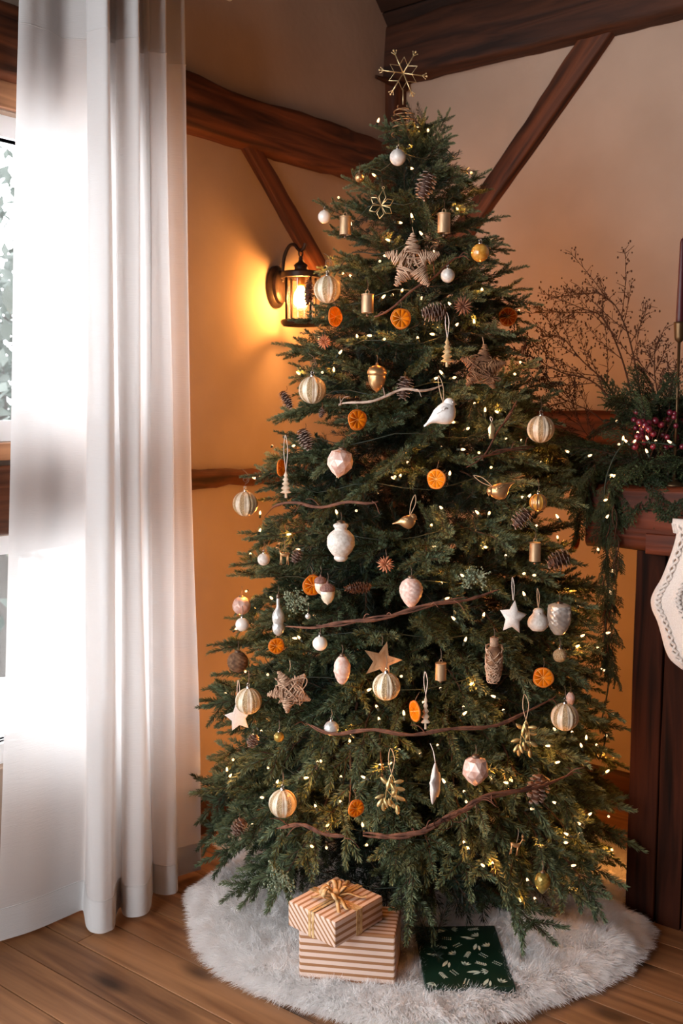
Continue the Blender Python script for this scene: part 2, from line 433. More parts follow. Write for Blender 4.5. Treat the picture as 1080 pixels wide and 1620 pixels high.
# --- window behind the curtain: upper and lower sash
def window(name, z0, z1, label):
    m = MB()
    b0, b1 = W1B; t = 0.055
    for (q0, q1, r0, r1) in ((b0, b1, z0, z0 + t), (b0, b1, z1 - t, z1), (b0, b0 + t, z0 + t, z1 - t), (b1 - t, b1, z0 + t, z1 - t), ((b0 + b1) / 2 - 0.04, (b0 + b1) / 2 + 0.04, z0 + t, z1 - t)):
        m.rbox(-0.10, -0.035, q0, q1, r0, r1)
        m.rbox(-0.085, -0.05, q0 + (0.03 if q0 == b0 else -0.02), q1 + 0.02 if q1 < b1 else q1 - 0.03, r0, r1)
    o = structure(m.build(name, M_white, smooth=False), label, 'window')
    for (q0, q1) in ((b0 + t, (b0 + b1) / 2 - 0.04), ((b0 + b1) / 2 + 0.04, b1 - t)):
        g = MB(); g.rbox(-0.070, -0.064, q0, q1, z0 + t, z1 - t); g.build('pane', M_pane, o, smooth=False)
    return o
w1 = window('window_1', 1.31, 2.16, 'white framed upper window behind the sheer curtain')
window('window_2', 0.43, 1.06, 'white framed lower window behind the sheer curtain')
cs = beam('casing', R(0.008, W1B[0] - 0.08, 2.20), R(0.008, W1B[1], 2.20), 0.03, 0.075, M_casing, U, w1, wob=0.002, round_=0.1)
beam('sill', R(0.005, W1B[0] - 0.05, 1.285), R(0.005, W1B[1], 1.285), 0.06, 0.045, M_casing, U, w1, wob=0.002, round_=0.1)
def plain_window(name, pts_fn, label):
    m = MB(); pts_fn(m); return structure(m.build(name, M_white, smooth=False), label, 'window')
plain_window('window_3', lambda m: [m.rbox(-0.12, -0.05, q0, q1, r0, r1) for (q0, q1, r0, r1) in ((W2B[0], W2B[1], 0.4, 0.46), (W2B[0], W2B[1], 3.04, 3.10), (W2B[0], W2B[0] + 0.06, 0.46, 3.04), (W2B[1] - 0.06, W2B[1], 0.46, 3.04), (3.82, 3.88, 0.46, 3.04))], 'wide window nearer the camera in the left wall')
plain_window('window_4', lambda m: [m.rbox(q0, q1, BACK_B + 0.05, BACK_B + 0.12, r0, r1) for (q0, q1, r0, r1) in ((W3A[0], W3A[1], 0.2, 0.26), (W3A[0], W3A[1], 3.14, 3.20), (W3A[0], W3A[0] + 0.06, 0.26, 3.14), (W3A[1] - 0.06, W3A[1], 0.26, 3.14), (1.0, 1.06, 0.26, 3.14))], 'wide window in the wall behind the camera')

# --- leafy tree outside the window
M_outleaf = mat('outdoor_leaf', srgb(48, 54, 50), rough=0.9, spec=0.05, col2=srgb(86, 92, 88), scale=3)
M_bark = mat('outdoor_bark', srgb(44, 40, 36), rough=0.9)
ot = thing('outdoor_tree', 'pale blurred leafy tree seen through the window glass', 'tree', R(-4.2, -0.9, -0.6))
lv = MB(); ro = random.Random(3)
for k in range(3600):
    c = Vector((ro.gauss(0, 0.85), ro.gauss(0, 0.85), 2.3 + ro.gauss(0, 0.75)))
    s = ro.uniform(0.04, 0.09)
    d1 = Vector((ro.gauss(0, 1), ro.gauss(0, 1), ro.gauss(0, 1))).normalized(); d2 = d1.orthogonal().normalized()
    lv.add([c - d1 * s, c + d2 * s * 0.5, c + d1 * s, c - d2 * s * 0.5], [(0, 1, 2, 3)])
tag(lv.build('foliage', M_outleaf, ot), kind='stuff')
tr = MB(); tr.tube([(0, 0, 0), (0.05, 0, 1.2), (0, 0.05, 2.6)], [0.12, 0.09, 0.04], 8)
for k in range(9):
    a = k * 0.7; tr.tube([(0, 0, 1.2 + k * 0.15), (0.6 * math.cos(a), 0.6 * math.sin(a), 1.7 + k * 0.18)], [0.035, 0.01], 5)
tr.build('trunk', M_bark, ot)

# ================================================================== CURTAIN
M_curtain = cloth_mat('sheer_white_linen', (0.78, 0.765, 0.755), transl=0.40, clear=0.03, weave=0.35)
M_hem = cloth_mat('doubled_white_linen', (0.76, 0.745, 0.735), transl=0.32, weave=0.35)
cpath = [(-8, 1490), (20, 1481), (45, 1473), (75, 1462), (105, 1450), (130, 1440), (134, 1446), (136, 1464), (143, 1473), (158, 1476), (172, 1473), (181, 1468), (183, 1452), (186, 1438), (190, 1434), (192, 1440), (196, 1447),
         (206, 1451), (222, 1450), (233, 1444), (237, 1432), (238, 1418), (241, 1408), (244, 1411), (250, 1414), (264, 1416), (276, 1413), (279, 1406), (276, 1393), (280, 1386), (292, 1383), (306, 1379), (318, 1375)]
def at_height(px, py, z):
    d = Vector(((px - 540) / FPX, 0, 0)) + FWD + CUP * ((810 - py) / FPX)
    return CAM + d * ((z - CAM.z) / d.z)
floor_pts = []
for q in cpath:
    p = at_height(q[0], q[1], 0.016); floor_pts.append(Vector((p.x, p.y, 0)))
floor_pts = catmull(floor_pts, 5)
ab = [((p - C).dot(U), (p - C).dot(L)) for p in floor_pts]
b_lo, b_hi = ab[-1][1], ab[0][1]
B_TOP = (1.30, 1.765)
NC = len(ab)
def curtain_pt(i, z):
    a, b = ab[i]
    k = min(max(z / 2.5, 0), 1.05)
    # gathered a little tighter towards the rail; folds ease out
    bt = B_TOP[0] + (b - b_lo) / (b_hi - b_lo) * (B_TOP[1] - B_TOP[0])
    s = i / NC
    at = 0.150 + (a - 0.19) * 0.70 + 0.016 * math.sin(s * 47) + 0.006 * math.sin(s * 90 + 1)
    ks = k ** 0.9
    aa = a * (1 - ks) + at * ks
    bb = b * (1 - ks) + bt * ks
    aa += 0.008 * math.sin(z * 2.1 + s * 14) * math.sin(PI * min(k, 1)) + 0.004 * math.sin(z * 5 + s * 31) * (1 - k)
    aa = max(aa, 0.085 if z > 0.2 else 0.05 + 0.035 * z / 0.2)
    return R(aa, bb, z)
def curtain_piece(name, zs, off, m, parent):
    mb = MB()
    rows = []
    for z in zs:
        row = []
        for i in range(NC):
            p = curtain_pt(i, z)
            if off:
                q0 = curtain_pt(max(i - 1, 0), z); q1 = curtain_pt(min(i + 1, NC - 1), z)
                t = (q1 - q0); n = Vector((-t.y, t.x, 0))
                if n.length > 1e-9: n.normalize()
                p = p + n * off
            row.append(p)
        rows.append(row)
    mb.rings(rows, closed=False, cap=False)
    return mb.build(name, m, parent)
cu = thing('sheer_curtain', 'floor-length sheer white curtain hanging in folds at the window', 'curtain', (0, 0, 0))
HZ = 0.016
curtain_piece('cloth', [HZ + (2.62 - HZ) * k / 60 for k in range(61)], 0, M_curtain, cu)
for sgn in (1, -1):
    curtain_piece('hem', [HZ - 0.001, 0.03, 0.05, 0.075, 0.098], 0.0022 * sgn, M_hem, cu)
curtain_piece('heading_tape', [2.355, 2.40, 2.45, 2.5, 2.55, 2.62], 0.003, M_hem, cu)
for z_, nm in ((0.099, 'hem_stitching'), (2.354, 'heading_stitching')):
    sti = MB(); sti.tube([curtain_pt(i, z_) for i in range(0, NC)], 0.0016, 5); sti.build(nm, M_hem, cu)
rail = MB(); rail.tube([R(0.12, 1.05, 2.63), R(0.12, 3.1, 2.63)], 0.012, 10)
tag(rail.build('curtain_rail', M_white), 'slim white rail carrying the sheer curtain', 'curtain rail')

# ================================================================== WALL LANTERN
M_iron = mat('bronzed_black_iron', srgb(38, 27, 22), rough=0.45, metal=0.5, col2=srgb(58, 42, 34), scale=40)
M_lglass = glass_mat('lantern_glass', tint=(1.0, 0.97, 0.90), gloss=0.06, rough=0.08)
M_bulb = emit('lantern_bulb_glow', (1.0, 0.62, 0.26), 14.0, sample=False)
M_socket = mat('brass_socket', srgb(170, 120, 60), rough=0.3, metal=0.9)
LA, LB = 0.116, 0.723
ln_c = R(LA, LB, 0)
wlan = thing('wall_lantern', 'black iron wall lantern with lit bulb in clear glass cylinder', 'wall lamp', R(0.0, LB, 1.805), (0, 0, -ANG))
# local: x = out from the wall, y = along the wall, z up; local zero at 1.79
pl = MB()
for (r, x) in (): pass
rs = []
for (ry, rz, x) in ((0.046, 0.072, 0.0), (0.046, 0.072, 0.012), (0.040, 0.064, 0.018), (0.036, 0.058, 0.020), (0.034, 0.055, 0.032), (0.028, 0.045, 0.036)):
    rs.append([(x, ry * math.cos(t * 2 * PI / 28), 0.005 + rz * math.sin(t * 2 * PI / 28)) for t in range(28)])
pl.rings(rs); autosmooth(pl.build('back_plate', M_iron, wlan), 30)
sc = MB(); sc.ball((0.036, 0.0, 0.028), 0.004, 8, 5); sc.build('screw', M_iron, wlan)
ar = MB()
ar.tube(catmull([(0.034, 0, 0.02), (0.036, 0, 0.06), (0.044, 0, 0.105), (0.066, 0, 0.137), (0.090, 0, 0.138), (0.106, 0, 0.122), (0.120, 0, 0.118), (0.132, 0, 0.128), (0.136, 0, 0.140)], 6), 0.0062, 8)
ar.build('arm', M_iron, wlan)
rg = MB(); rg.tube([(LA + 0.0, 0.010 * math.cos(t * PI / 8), 0.109 + 0.013 * math.sin(t * PI / 8)) for t in range(16)], 0.0028, 6, closed=True); rg.build('hanging_ring', M_iron, wlan)
cp = MB()
cp.lathe([(0.004, 0.098), (0.007, 0.094), (0.007, 0.086), (0.010, 0.080), (0.020, 0.073), (0.024, 0.068), (0.021, 0.064), (0.020, 0.056), (0.024, 0.053), (0.040, 0.050), (0.064, 0.047), (0.067, 0.042), (0.067, 0.026), (0.062, 0.025), (0.060, 0.040), (0.01, 0.044)], 36, (LA, 0, 0))
autosmooth(cp.build('cap', M_iron, wlan), 30)
bs = MB()
bs.lathe([(0.046, -0.112), (0.066, -0.112), (0.069, -0.118), (0.066, -0.126), (0.060, -0.132), (0.056, -0.128), (0.048, -0.118)], 36, (LA, 0, 0), cap=False)
o = bs.build('base_ring', M_iron, wlan)
for k in range(4):
    a = PI / 4 + k * PI / 2 + 0.5
    br = MB(); x, y = LA + 0.058 * math.cos(a), 0.058 * math.sin(a)
    br.tube([(x, y, -0.116), (x, y, 0.03)], 0.0042, 6); br.build('bar', M_iron, wlan)
gl = MB()
gl.lathe([(0.047, -0.114), (0.048, -0.05), (0.048, 0.028)], 40, (LA, 0, 0), cap=False, rf=lambda t, i, j: 1 + 0.01 * math.sin(t * 11 + i))
gl.build('glass_shade', M_lglass, wlan)
sk = MB(); sk.lathe([(0.012, 0.036), (0.014, 0.03), (0.014, 0.006), (0.012, 0.0)], 14, (LA, 0, 0)); sk.build('socket', M_socket, wlan)
bu = MB(); bu.lathe([(0.009, 0.0), (0.013, -0.008), (0.022, -0.025), (0.025, -0.042), (0.022, -0.058), (0.012, -0.068), (0.001, -0.071)], 18, (LA, 0, 0)); bu.build('bulb', M_bulb, wlan)
ld = bpy.data.lights.new('lantern_light', 'POINT'); ld.energy = 9.0; ld.color = (1.0, 0.40, 0.085); ld.shadow_soft_size = 0.024
lo = bpy.data.objects.new('lantern_light', ld); COL.objects.link(lo); lo.parent = wlan; lo.location = (LA, 0, -0.04)
bu_o = bpy.data.objects.get('bulb')

# ================================================================== FIREPLACE
FB = 0.76
fp = thing('fireplace', 'dark timber fireplace front with thick reddish mantel beam', 'fireplace', (0, 0, 0))
body = MB(); body.rbox(1.325, 2.9, 0.055, FB - 0.03, 0, 1.02); body.build('body', M_post, fp, smooth=False)
for k, (a0, a1) in enumerate(((1.320, 1.400), (1.403, 1.47), (1.473, 1.60), (1.603, 1.74), (1.743, 1.88), (1.883, 2.02), (2.023, 2.16))):
    beam('plank', R((a0 + a1) / 2, FB - 0.015, 0.0), R((a0 + a1) / 2, FB - 0.015, 1.02), 0.03 + 0.008 * (k == 0), a1 - a0, M_post, L, fp, wob=0.002, seed=20 + k, round_=0.12, seg=10)
beam('mantel_beam', R(1.186, 0.59, 1.107), R(2.9, 0.59, 1.107), 0.40, 0.172, M_mantel, L, fp, wob=0.006, seed=31, seg=40, round_=0.12)
beam('corbel', R(1.36, 0.785, 1.045), R(1.47, 0.785, 1.045), 0.035, 0.055, M_mantel, L, fp, wob=0.002, seed=33, seg=6, round_=0.1)
M_crack = mat('timber_crack', srgb(16, 7, 4), rough=0.95)
ck = MB(); ck.tube([R(1.30 + 0.05 * i, 0.7925, 1.132 - 0.0016 * i + 0.003 * math.sin(i * 1.7)) for i in range(24)], [0.0012 + 0.0022 * abs(math.sin(i * 0.6)) for i in range(24)], 5, flat=0.5)
ck.build('crack', M_crack, fp)

# ================================================================== ORNAMENT MATERIALS
M_cream = mat('cream_pearl_glass', srgb(236, 222, 200), rough=0.28, spec=0.6, col2=srgb(214, 192, 162), scale=90, bump=0.15, bscale=300)
M_glit = mat('champagne_glitter', srgb(176, 142, 98), rough=0.36, metal=0.6, col2=srgb(226, 202, 164), scale=420, bump=0.6, bscale=520)
M_silver = mat('silver_cap', srgb(214, 208, 200), rough=0.25, metal=1.0)
M_wire = mat('bronze_hook_wire', srgb(120, 100, 84), rough=0.4, metal=0.8)
M_clear = mat('frosted_clear_glass', srgb(226, 218, 210), rough=0.18, spec=0.7, col2=srgb(180, 168, 156), scale=60)
M_pearl = mat('white_pearl', srgb(238, 230, 220), rough=0.25, spec=0.6, coat=0.4)
M_brass = mat('aged_brass', srgb(138, 102, 70), rough=0.45, metal=0.6, col2=srgb(192, 160, 124), scale=45, stretch=(1, 1, 0.25), bump=0.1)
M_goldm = mat('matte_gold', srgb(184, 136, 90), rough=0.33, metal=0.8, col2=srgb(208, 166, 118), scale=30)
M_palegold = mat('pale_gold_metal', srgb(222, 200, 152), rough=0.3, metal=0.8)
M_felt = mat('white_felt', srgb(232, 220, 210), rough=0.95, spec=0.1, sheen=0.3, col2=srgb(222, 208, 198), scale=200, bump=0.25, bscale=400)
M_ceramic = mat('white_carved_ceramic', srgb(240, 234, 228), rough=0.5, col2=srgb(226, 216, 208), scale=60, bump=0.12, bscale=120)
M_wicker = mat('pale_wicker', srgb(150, 114, 88), rough=0.8, col2=srgb(206, 172, 144), scale=50, bump=0.2)
M_wicker_d = mat('brown_wicker', srgb(96, 62, 40), rough=0.8, col2=srgb(150, 106, 72), scale=50, bump=0.2)
M_orange = cloth_mat('dried_orange_flesh', srgb(238, 134, 22), transl=0.35, weave=0)
M_orange_d = cloth_mat('dark_dried_orange_flesh', srgb(196, 84, 14), transl=0.35, weave=0)
M_pith = mat('orange_pith', srgb(244, 176, 84), rough=0.7)
M_rind = mat('orange_rind', srgb(222, 120, 20), rough=0.6, col2=srgb(200, 96, 14), scale=80)
M_cone = mat('pinecone_brown', srgb(62, 40, 30), rough=0.7, col2=srgb(96, 64, 48), scale=80)
M_cone_tip = mat('whitened_scale_tip', srgb(158, 138, 126), rough=0.8)
M_cone_b = mat('chestnut_cone', srgb(88, 50, 30), rough=0.7, col2=srgb(120, 74, 46), scale=80)
M_rose = mat('rose_mercury_glass', srgb(196, 148, 130), rough=0.25, metal=0.25, col2=srgb(232, 204, 192), scale=40)
M_acorncap = mat('rosy_brown_cap', srgb(112, 72, 60), rough=0.6, col2=srgb(152, 108, 94), scale=160, bump=0.4, bscale=300)
M_blush = mat('blush_glass', srgb(214, 166, 148), rough=0.4, col2=srgb(236, 208, 194), scale=120)
M_whitegl = mat('white_glass_bead', srgb(226, 216, 206), rough=0.45, col2=srgb(200, 186, 172), scale=160)
M_silverg = mat('antique_silver_glass', srgb(190, 186, 180), rough=0.3, metal=0.4, col2=srgb(222, 218, 210), scale=50)
M_darkweave = mat('dark_bark_weave', srgb(84, 58, 40), rough=0.85, col2=srgb(132, 98, 70), scale=70, bump=0.3)
M_amber = mat('amber_glass', srgb(190, 124, 40), rough=0.15, spec=0.8, col2=srgb(226, 170, 80), scale=70, coat=0.4)
M_greengold = mat('green_gold_glass', srgb(104, 98, 50), rough=0.2, metal=0.4, col2=srgb(190, 150, 70), scale=50)
M_twine = mat('natural_twine', srgb(196, 162, 128), rough=0.9)
M_twine_w = mat('white_twine', srgb(226, 214, 202), rough=0.9)
M_straw = mat('reddish_straw', srgb(176, 100, 66), rough=0.7, col2=srgb(212, 150, 110), scale=60)
M_straw_b = mat('brown_straw', srgb(120, 74, 52), rough=0.7, col2=srgb(164, 112, 84), scale=60)
M_treewood = mat('whitewashed_wood', srgb(226, 204, 178), rough=0.7, col2=srgb(204, 176, 146), scale=60)
M_goldwood = mat('gilded_wood', srgb(196, 158, 108), rough=0.5, metal=0.3, col2=srgb(222, 190, 144), scale=60)
M_goldleaf = mat('gold_leaf_metal', srgb(206, 178, 116), rough=0.35, metal=0.7, col2=srgb(226, 204, 150), scale=60)
M_vine = mat('brown_vine', srgb(74, 42, 29), rough=0.8, col2=srgb(122, 76, 54), scale=40, bump=0.3)
M_vine_s = mat('silvery_vine', srgb(140, 112, 94), rough=0.8, col2=srgb(188, 164, 146), scale=40, bump=0.3)
M_frost = mat('frosted_green_berry', srgb(96, 108, 80), rough=0.75, col2=srgb(148, 156, 130), scale=60)

# ================================================================== ORNAMENT SHAPES  (local: x right, y away from the room, z up; s = metres per photo pixel)
def hanger(root, z, h, s, m=None, two=True, w=2.2, x0=0.0):
    m = m or M_twine
    mb = MB()
    if two:
        mb.tube(catmull([(x0, 0, z), (x0 - w * s, 0.003, z + h * s * 0.55), (x0 - w * 0.3 * s, 0.012, z + h * s), (x0 + w * s, 0.006, z + h * s * 0.6), (x0 + 0.3 * s, 0, z)], 5), 0.0009, 5)
    else:
        mb.tube(catmull([(x0, 0, z), (x0 + 1.2 * s, 0.004, z + h * s * 0.5), (x0, 0.012, z + h * s)], 5), 0.0008, 5)
    return mb.build('hanger', m, root)
def curl_hook(root, z, s, h=22):
    mb = MB(); pts = [(0, 0, z), (0.8 * s, 0, z + 4 * s)]
    for k in range(22):
        t = k / 21; a = -PI / 2 + t * 3.4 * PI; r = (6.5 - 4.6 * t) * s
        pts.append((1.0 * s + r * math.cos(a) * 0.9, 0, z + 10 * s + r * math.sin(a)))
    mb.tube(pts, 0.0009, 5)
    mb.tube(catmull([(5 * s, 0, z + 13 * s), (2 * s, 0.004, z + 20 * s), (-6 * s, 0.014, z + (h + 4) * s)], 5), 0.0008, 5)
    return mb.build('hook', M_wire, root)
def cap_part(root, z, r, m=None, loop=True):
    mb = MB(); mb.lathe([(r, z - r * 0.5), (r * 1.02, z), (r * 0.9, z + r * 0.9), (r * 0.3, z + r * 1.1)], 12)
    if loop: mb.tube([(r * 0.55 * math.cos(t * PI / 5), 0, z + r * 1.6 + r * 0.7 * math.sin(t * PI / 5)) for t in range(10)], r * 0.13, 4, closed=True)
    return mb.build('cap', m or M_silver, root)

def o_ribbed(root, s, d, hook='curl', mats=None, **k):
    r = d / 2 * s; n = 96
    prof = [(max(r * math.sin(PI * i / 28), r * 0.03), -r * math.cos(PI * i / 28)) for i in range(29)]
    mb = MB(); mb.lathe(prof, n, rf=lambda t, i, j: 1 - 0.07 * (1 - abs(math.cos(t * 8))) ** 1.5 + (0.010 * ((i + (j % 6)) % 2) if (j // 6) % 2 else 0), mifun=lambda i, j: (j // 6) % 2)
    mb.build('glass_ball', mats or [M_cream, M_glit], root)
    cap_part(root, r, r * 0.17)
    if hook == 'curl': curl_hook(root, r + r * 0.45, s)
    else: hanger(root, r + r * 0.4, 18, s, M_wire, two=False)
def o_ball(root, s, d, m=None, swirl=0, h=14, **k):
    r = d / 2 * s; mb = MB()
    prof = [(max(r * math.sin(PI * i / 16), r * 0.04), -r * math.cos(PI * i / 16)) for i in range(17)]
    mb.lathe(prof, 24, rf=(lambda t, i, j: 1 + 0.03 * math.sin(6 * t + i * swirl)) if swirl else None)
    mb.build('glass_ball', m or M_clear, root)
    cap_part(root, r, r * 0.22); hanger(root, r * 1.35, h, s, M_wire, two=False)
def o_bell(root, s, w, h, **k):
    r = w / 2 * s; H = h * s; mb = MB()
    mb.lathe([(r * 0.93, -H / 2), (r, -H / 2), (r * 0.99, 0), (r * 0.97, H * 0.42), (r * 1.03, H * 0.44), (r * 1.03, H * 0.49), (r * 0.4, H * 0.51), (r * 0.05, H * 0.52), (r * 0.05, H * 0.46), (r * 0.9, H * 0.42), (r * 0.93, -H / 2)], 26, cap=False)
    autosmooth(mb.build('bell_body', M_brass, root), 35)
    lp = MB(); lp.tube([(r * 0.28 * math.cos(t * PI / 6), 0, H * 0.6 + H * 0.12 * math.sin(t * PI / 6)) for t in range(12)], r * 0.07, 5, closed=True); lp.build('loop', M_brass, root)
    cl = MB(); cl.tube([(0, 0, 0), (0, 0, -H * 0.6)], r * 0.08, 5); cl.ball((0, 0, -H * 0.62), r * 0.25, 8, 6); cl.build('clapper', M_wire, root)
    hanger(root, H * 0.7, 16, s, M_wire, two=False)
def star_pts(n, R0, R1, rot=0.0):
    return [((R0 if i % 2 == 0 else R1) * math.sin(PI * i / n + rot), (R0 if i % 2 == 0 else R1) * math.cos(PI * i / n + rot)) for i in range(2 * n)]
def o_feltstar(root, s, w, h, m=None, rot=0.0, puff=0.40, tip=0.52, hang=32, **k):
    pts = star_pts(5, 1.0, tip, rot); mb = MB()
    sx, sz = w / 2 * s, h / 2 * s; t = puff * sx
    n = len(pts)
    lay = []
    for f, y in ((0.0, 0), (0.45, 0), (0.85, 0), (1.0, 0)):
        pass
    vs = []; fs = []
    def layer(f, y): return [(p[0] * sx * f, y, p[1] * sz * f) for p in pts]
    rs = [layer(0.02, -t), layer(0.35, -t * 0.9), layer(0.72, -t * 0.55), layer(0.95, -t * 0.2), layer(1.0, 0), layer(0.95, t * 0.2), layer(0.72, t * 0.55), layer(0.35, t * 0.9), layer(0.02, t)]
    mb.rings(rs)
    mb.build('star_body', m or M_felt, root)
    hanger(root, sz * 0.97 * (1 if abs(rot) < 0.3 else 0.8), hang, s, M_twine_w, w=2.0)
def o_wickerstar(root, s, w, rot=0.0, m=None, seed=1, loose=0.0, hang=16, tip=0.40, **k):
    rr = random.Random(seed); mb = MB(); R0 = w / 2 * s; R1 = R0 * tip
    arms = [(PI * 2 * i / 5 + rot) for i in range(5)]
    for a in arms:
        d = Vector((math.sin(a), 0, math.cos(a))); q = Vector((math.cos(a), 0, -math.sin(a)))
        nw = 13
        for j in range(nw):
            t = 0.32 + 0.68 * j / (nw - 1); wd = R0 * 0.30 * (1 - t) / 0.68 + R0 * 0.055
            c = d * (R0 * t); tl = rr.uniform(-0.35, 0.35)
            mb.tube([c + q * (wd * math.cos(u * PI / 5)) + Vector((0, 1, 0)) * (wd * 0.75 * math.sin(u * PI / 5)) + d * (wd * tl * math.cos(u * PI / 5)) for u in range(10)], R0 * 0.030, 5, closed=True)
        for _ in range(3):
            mb.tube([d * (R0 * 0.98) + Vector((0, rr.uniform(-.06, .06) * R0, 0)), q * rr.uniform(-0.2, 0.2) * R0 + Vector((0, rr.uniform(-.25, .1) * R0, 0))], R0 * 0.028, 5)
    for j in range(16):
        a1, a2 = rr.uniform(0, 2 * PI), rr.uniform(0, 2 * PI)
        y = -R0 * rr.uniform(0.12, 0.30)
        p1 = Vector((math.sin(a1), 0, math.cos(a1))) * R0 * 0.42; p2 = Vector((math.sin(a2), 0, math.cos(a2))) * R0 * 0.42
        mb.tube(catmull([p1 + Vector((0, y * 0.3, 0)), (p1 + p2) / 2 + Vector((rr.uniform(-.1, .1) * R0, y, rr.uniform(-.1, .1) * R0)), p2 + Vector((0, y * 0.3, 0))], 4), R0 * 0.026, 5)
    for j in range(int(14 * loose)):
        pts = [Vector((rr.uniform(-.7, .7), rr.uniform(-.35, .2), rr.uniform(-.7, .7))) * R0 for _ in range(4)]
        mb.tube(catmull(pts, 5), R0 * 0.026, 5)
    mb.build('woven_twigs', m or M_wicker, root)
    hanger(root, R0 * 0.9, hang, s, M_twine, two=False)
def o_wirestar(root, s, w, **k):
    R0 = w / 2 * s; mb = MB(); n = 6
    for i in range(n):
        a = 2 * PI * i / n + 0.12
        d = Vector((math.sin(a), 0, math.cos(a))); q = Vector((math.cos(a), 0, -math.sin(a)))
        tp = d * R0 * (1.25 if i == 0 else 1.0)
        for sg in (1, -1):
            mb.tube([(0, 0, 0), d * R0 * 0.62 + q * R0 * 0.27 * sg, tp], R0 * 0.035, 5)
    mb.tube([(R0 * 0.15 + R0 * 0.09 * math.cos(t * PI / 6), 0, R0 * 1.33 + R0 * 0.09 * math.sin(t * PI / 6)) for t in range(12)], R0 * 0.03, 4, closed=True)
    mb.build('star_wire', M_palegold, root)
    hanger(root, R0 * 1.4, 14, s, M_wire, two=False)
def o_metalstar(root, s, w, **k):
    R0 = w / 2 * s; mb = MB(); pts = star_pts(5, 1, 0.42, 0.25)
    inner = [(p[0] * 0.62, p[1] * 0.62) for p in pts]
    rs = [[(p[0] * R0, y, p[1] * R0) for p in q] for q, y in ((pts, 0.0), (pts, 0.004), (inner, 0.004), (inner, 0.0), (pts, 0.0))]
    mb.rings(rs, cap=False)
    mb.build('star_frame', M_brass, root, smooth=False)
    c = MB(); c.rings([[(p[0] * R0, y, p[1] * R0) for p in inner] for y in (0.0025, 0.0012)]); c.build('star_center', M_brass, root, smooth=False)
    hanger(root, R0 * 0.8, 16, s, M_wire, two=False)
def o_orange(root, s, h, m=None, hang=14, seed=0, **k):
    rr = random.Random(seed); r = h / 2 * s; n = 40
    wob = lambda t: 1 + 0.03 * math.sin(3 * t + seed) + 0.02 * math.sin(5 * t + seed * 2)
    def ring(f, y): return [(f * r * wob(2 * PI * j / n) * math.sin(2 * PI * j / n), y, f * r * wob(2 * PI * j / n) * math.cos(2 * PI * j / n)) for j in range(n)]
    t = 0.0022
    rd = MB(); rd.rings([ring(0.925, -t), ring(1.0, -t * 0.8), ring(1.02, 0), ring(1.0, t * 0.8), ring(0.925, t), ring(0.925, -t)], cap=False); rd.build('rind', M_rind, root)
    pt = MB(); pt.rings([ring(0.935, -t * 0.62), ring(0.935, t * 0.62)]); pt.build('pith', M_pith, root)
    ns = 10
    for i in range(ns):
        a0 = 2 * PI * i / ns + 0.035; a1 = 2 * PI * (i + 1) / ns - 0.035
        sg = MB()
        for sgn in (-1, 1):
            arc = [(0.07 * r * math.sin((a0 + a1) / 2), 0.07 * r * math.cos((a0 + a1) / 2))] + [(0.87 * r * math.sin(a0 + (a1 - a0) * q / 4), 0.87 * r * math.cos(a0 + (a1 - a0) * q / 4)) for q in range(5)]
            vs = [(x, sgn * t * 0.66, z) for x, z in arc] + [(x * 0.94, sgn * t * 0.95, z * 0.94) for x, z in arc]
            N = len(arc); fs = [(q, (q + 1) % N, N + (q + 1) % N, N + q) for q in range(N)] + [tuple(range(N, 2 * N))]
            sg.add(vs, fs)
        sg.build('segment', m or M_orange, root)
    hanger(root, r * 0.98, hang, s, M_wire, two=False)
def o_pinecone(root, s, w, h, tilt=0.0, rows=9, m=None, tips=True, open_=1.0, hang=8, **k):
    H = h * s; W = w / 2 * s
    M = Matrix.Rotation(tilt, 4, 'Y')
    core = MB(); core.lathe([(W * 0.12, H * 0.46), (W * 0.42, H * 0.25), (W * 0.5, -H * 0.1), (W * 0.42, -H * 0.36), (W * 0.1, -H * 0.45)], 10, M=M)
    core.build('core', M_cone, root)
    sc = MB()
    for i in range(rows):
        t = (i + 0.5) / rows
        z = H * (0.46 - 0.92 * t); rad = W * math.sin(PI * (0.18 + 0.74 * t)) ** 0.7 * (0.95 if t < .85 else .8)
        n = max(4, int(6 * math.sin(PI * (0.2 + 0.65 * t)) + 1.5))
        for j in range(n):
            a = 2 * PI * j / n + i * 1.1; zj = z + H * 0.035 * math.sin(j * 2.7 + i * 1.9)
            d = Vector((math.cos(a), math.sin(a), 0)); q = Vector((-math.sin(a), math.cos(a), 0))
            b0 = d * rad * 0.34 + Vector((0, 0, zj + H * 0.03)); tip = d * rad * 1.05 + Vector((0, 0, zj - H * (0.03 + 0.05 * t) * open_))
            wd = rad * PI / n * 0.74
            mid = b0.lerp(tip, 0.62) - Vector((0, 0, H * 0.012))
            th = Vector((0, 0, H * 0.016))
            vs = [b0 - q * wd * 0.25, b0 + q * wd * 0.25, mid + q * wd, mid - q * wd, tip + q * wd * 0.55, tip - q * wd * 0.55]
            low = [v - th for v in vs]
            allv = [M @ v for v in vs + low]
            sc.add(allv, [(0, 1, 2, 3), (6, 9, 8, 7), (0, 3, 9, 6), (1, 7, 8, 2)], 0)
            sc.add(allv, [(3, 2, 4, 5), (9, 11, 10, 8), (3, 5, 11, 9), (2, 8, 10, 4), (5, 4, 10, 11)], 1)
    sc.build('scales', [m or M_cone, M_cone_tip if tips else (m or M_cone)], root, smooth=False)
    if hang: hanger(root, H * 0.45 * abs(math.cos(tilt)) + 0.001, hang, s, M_wire, two=False)
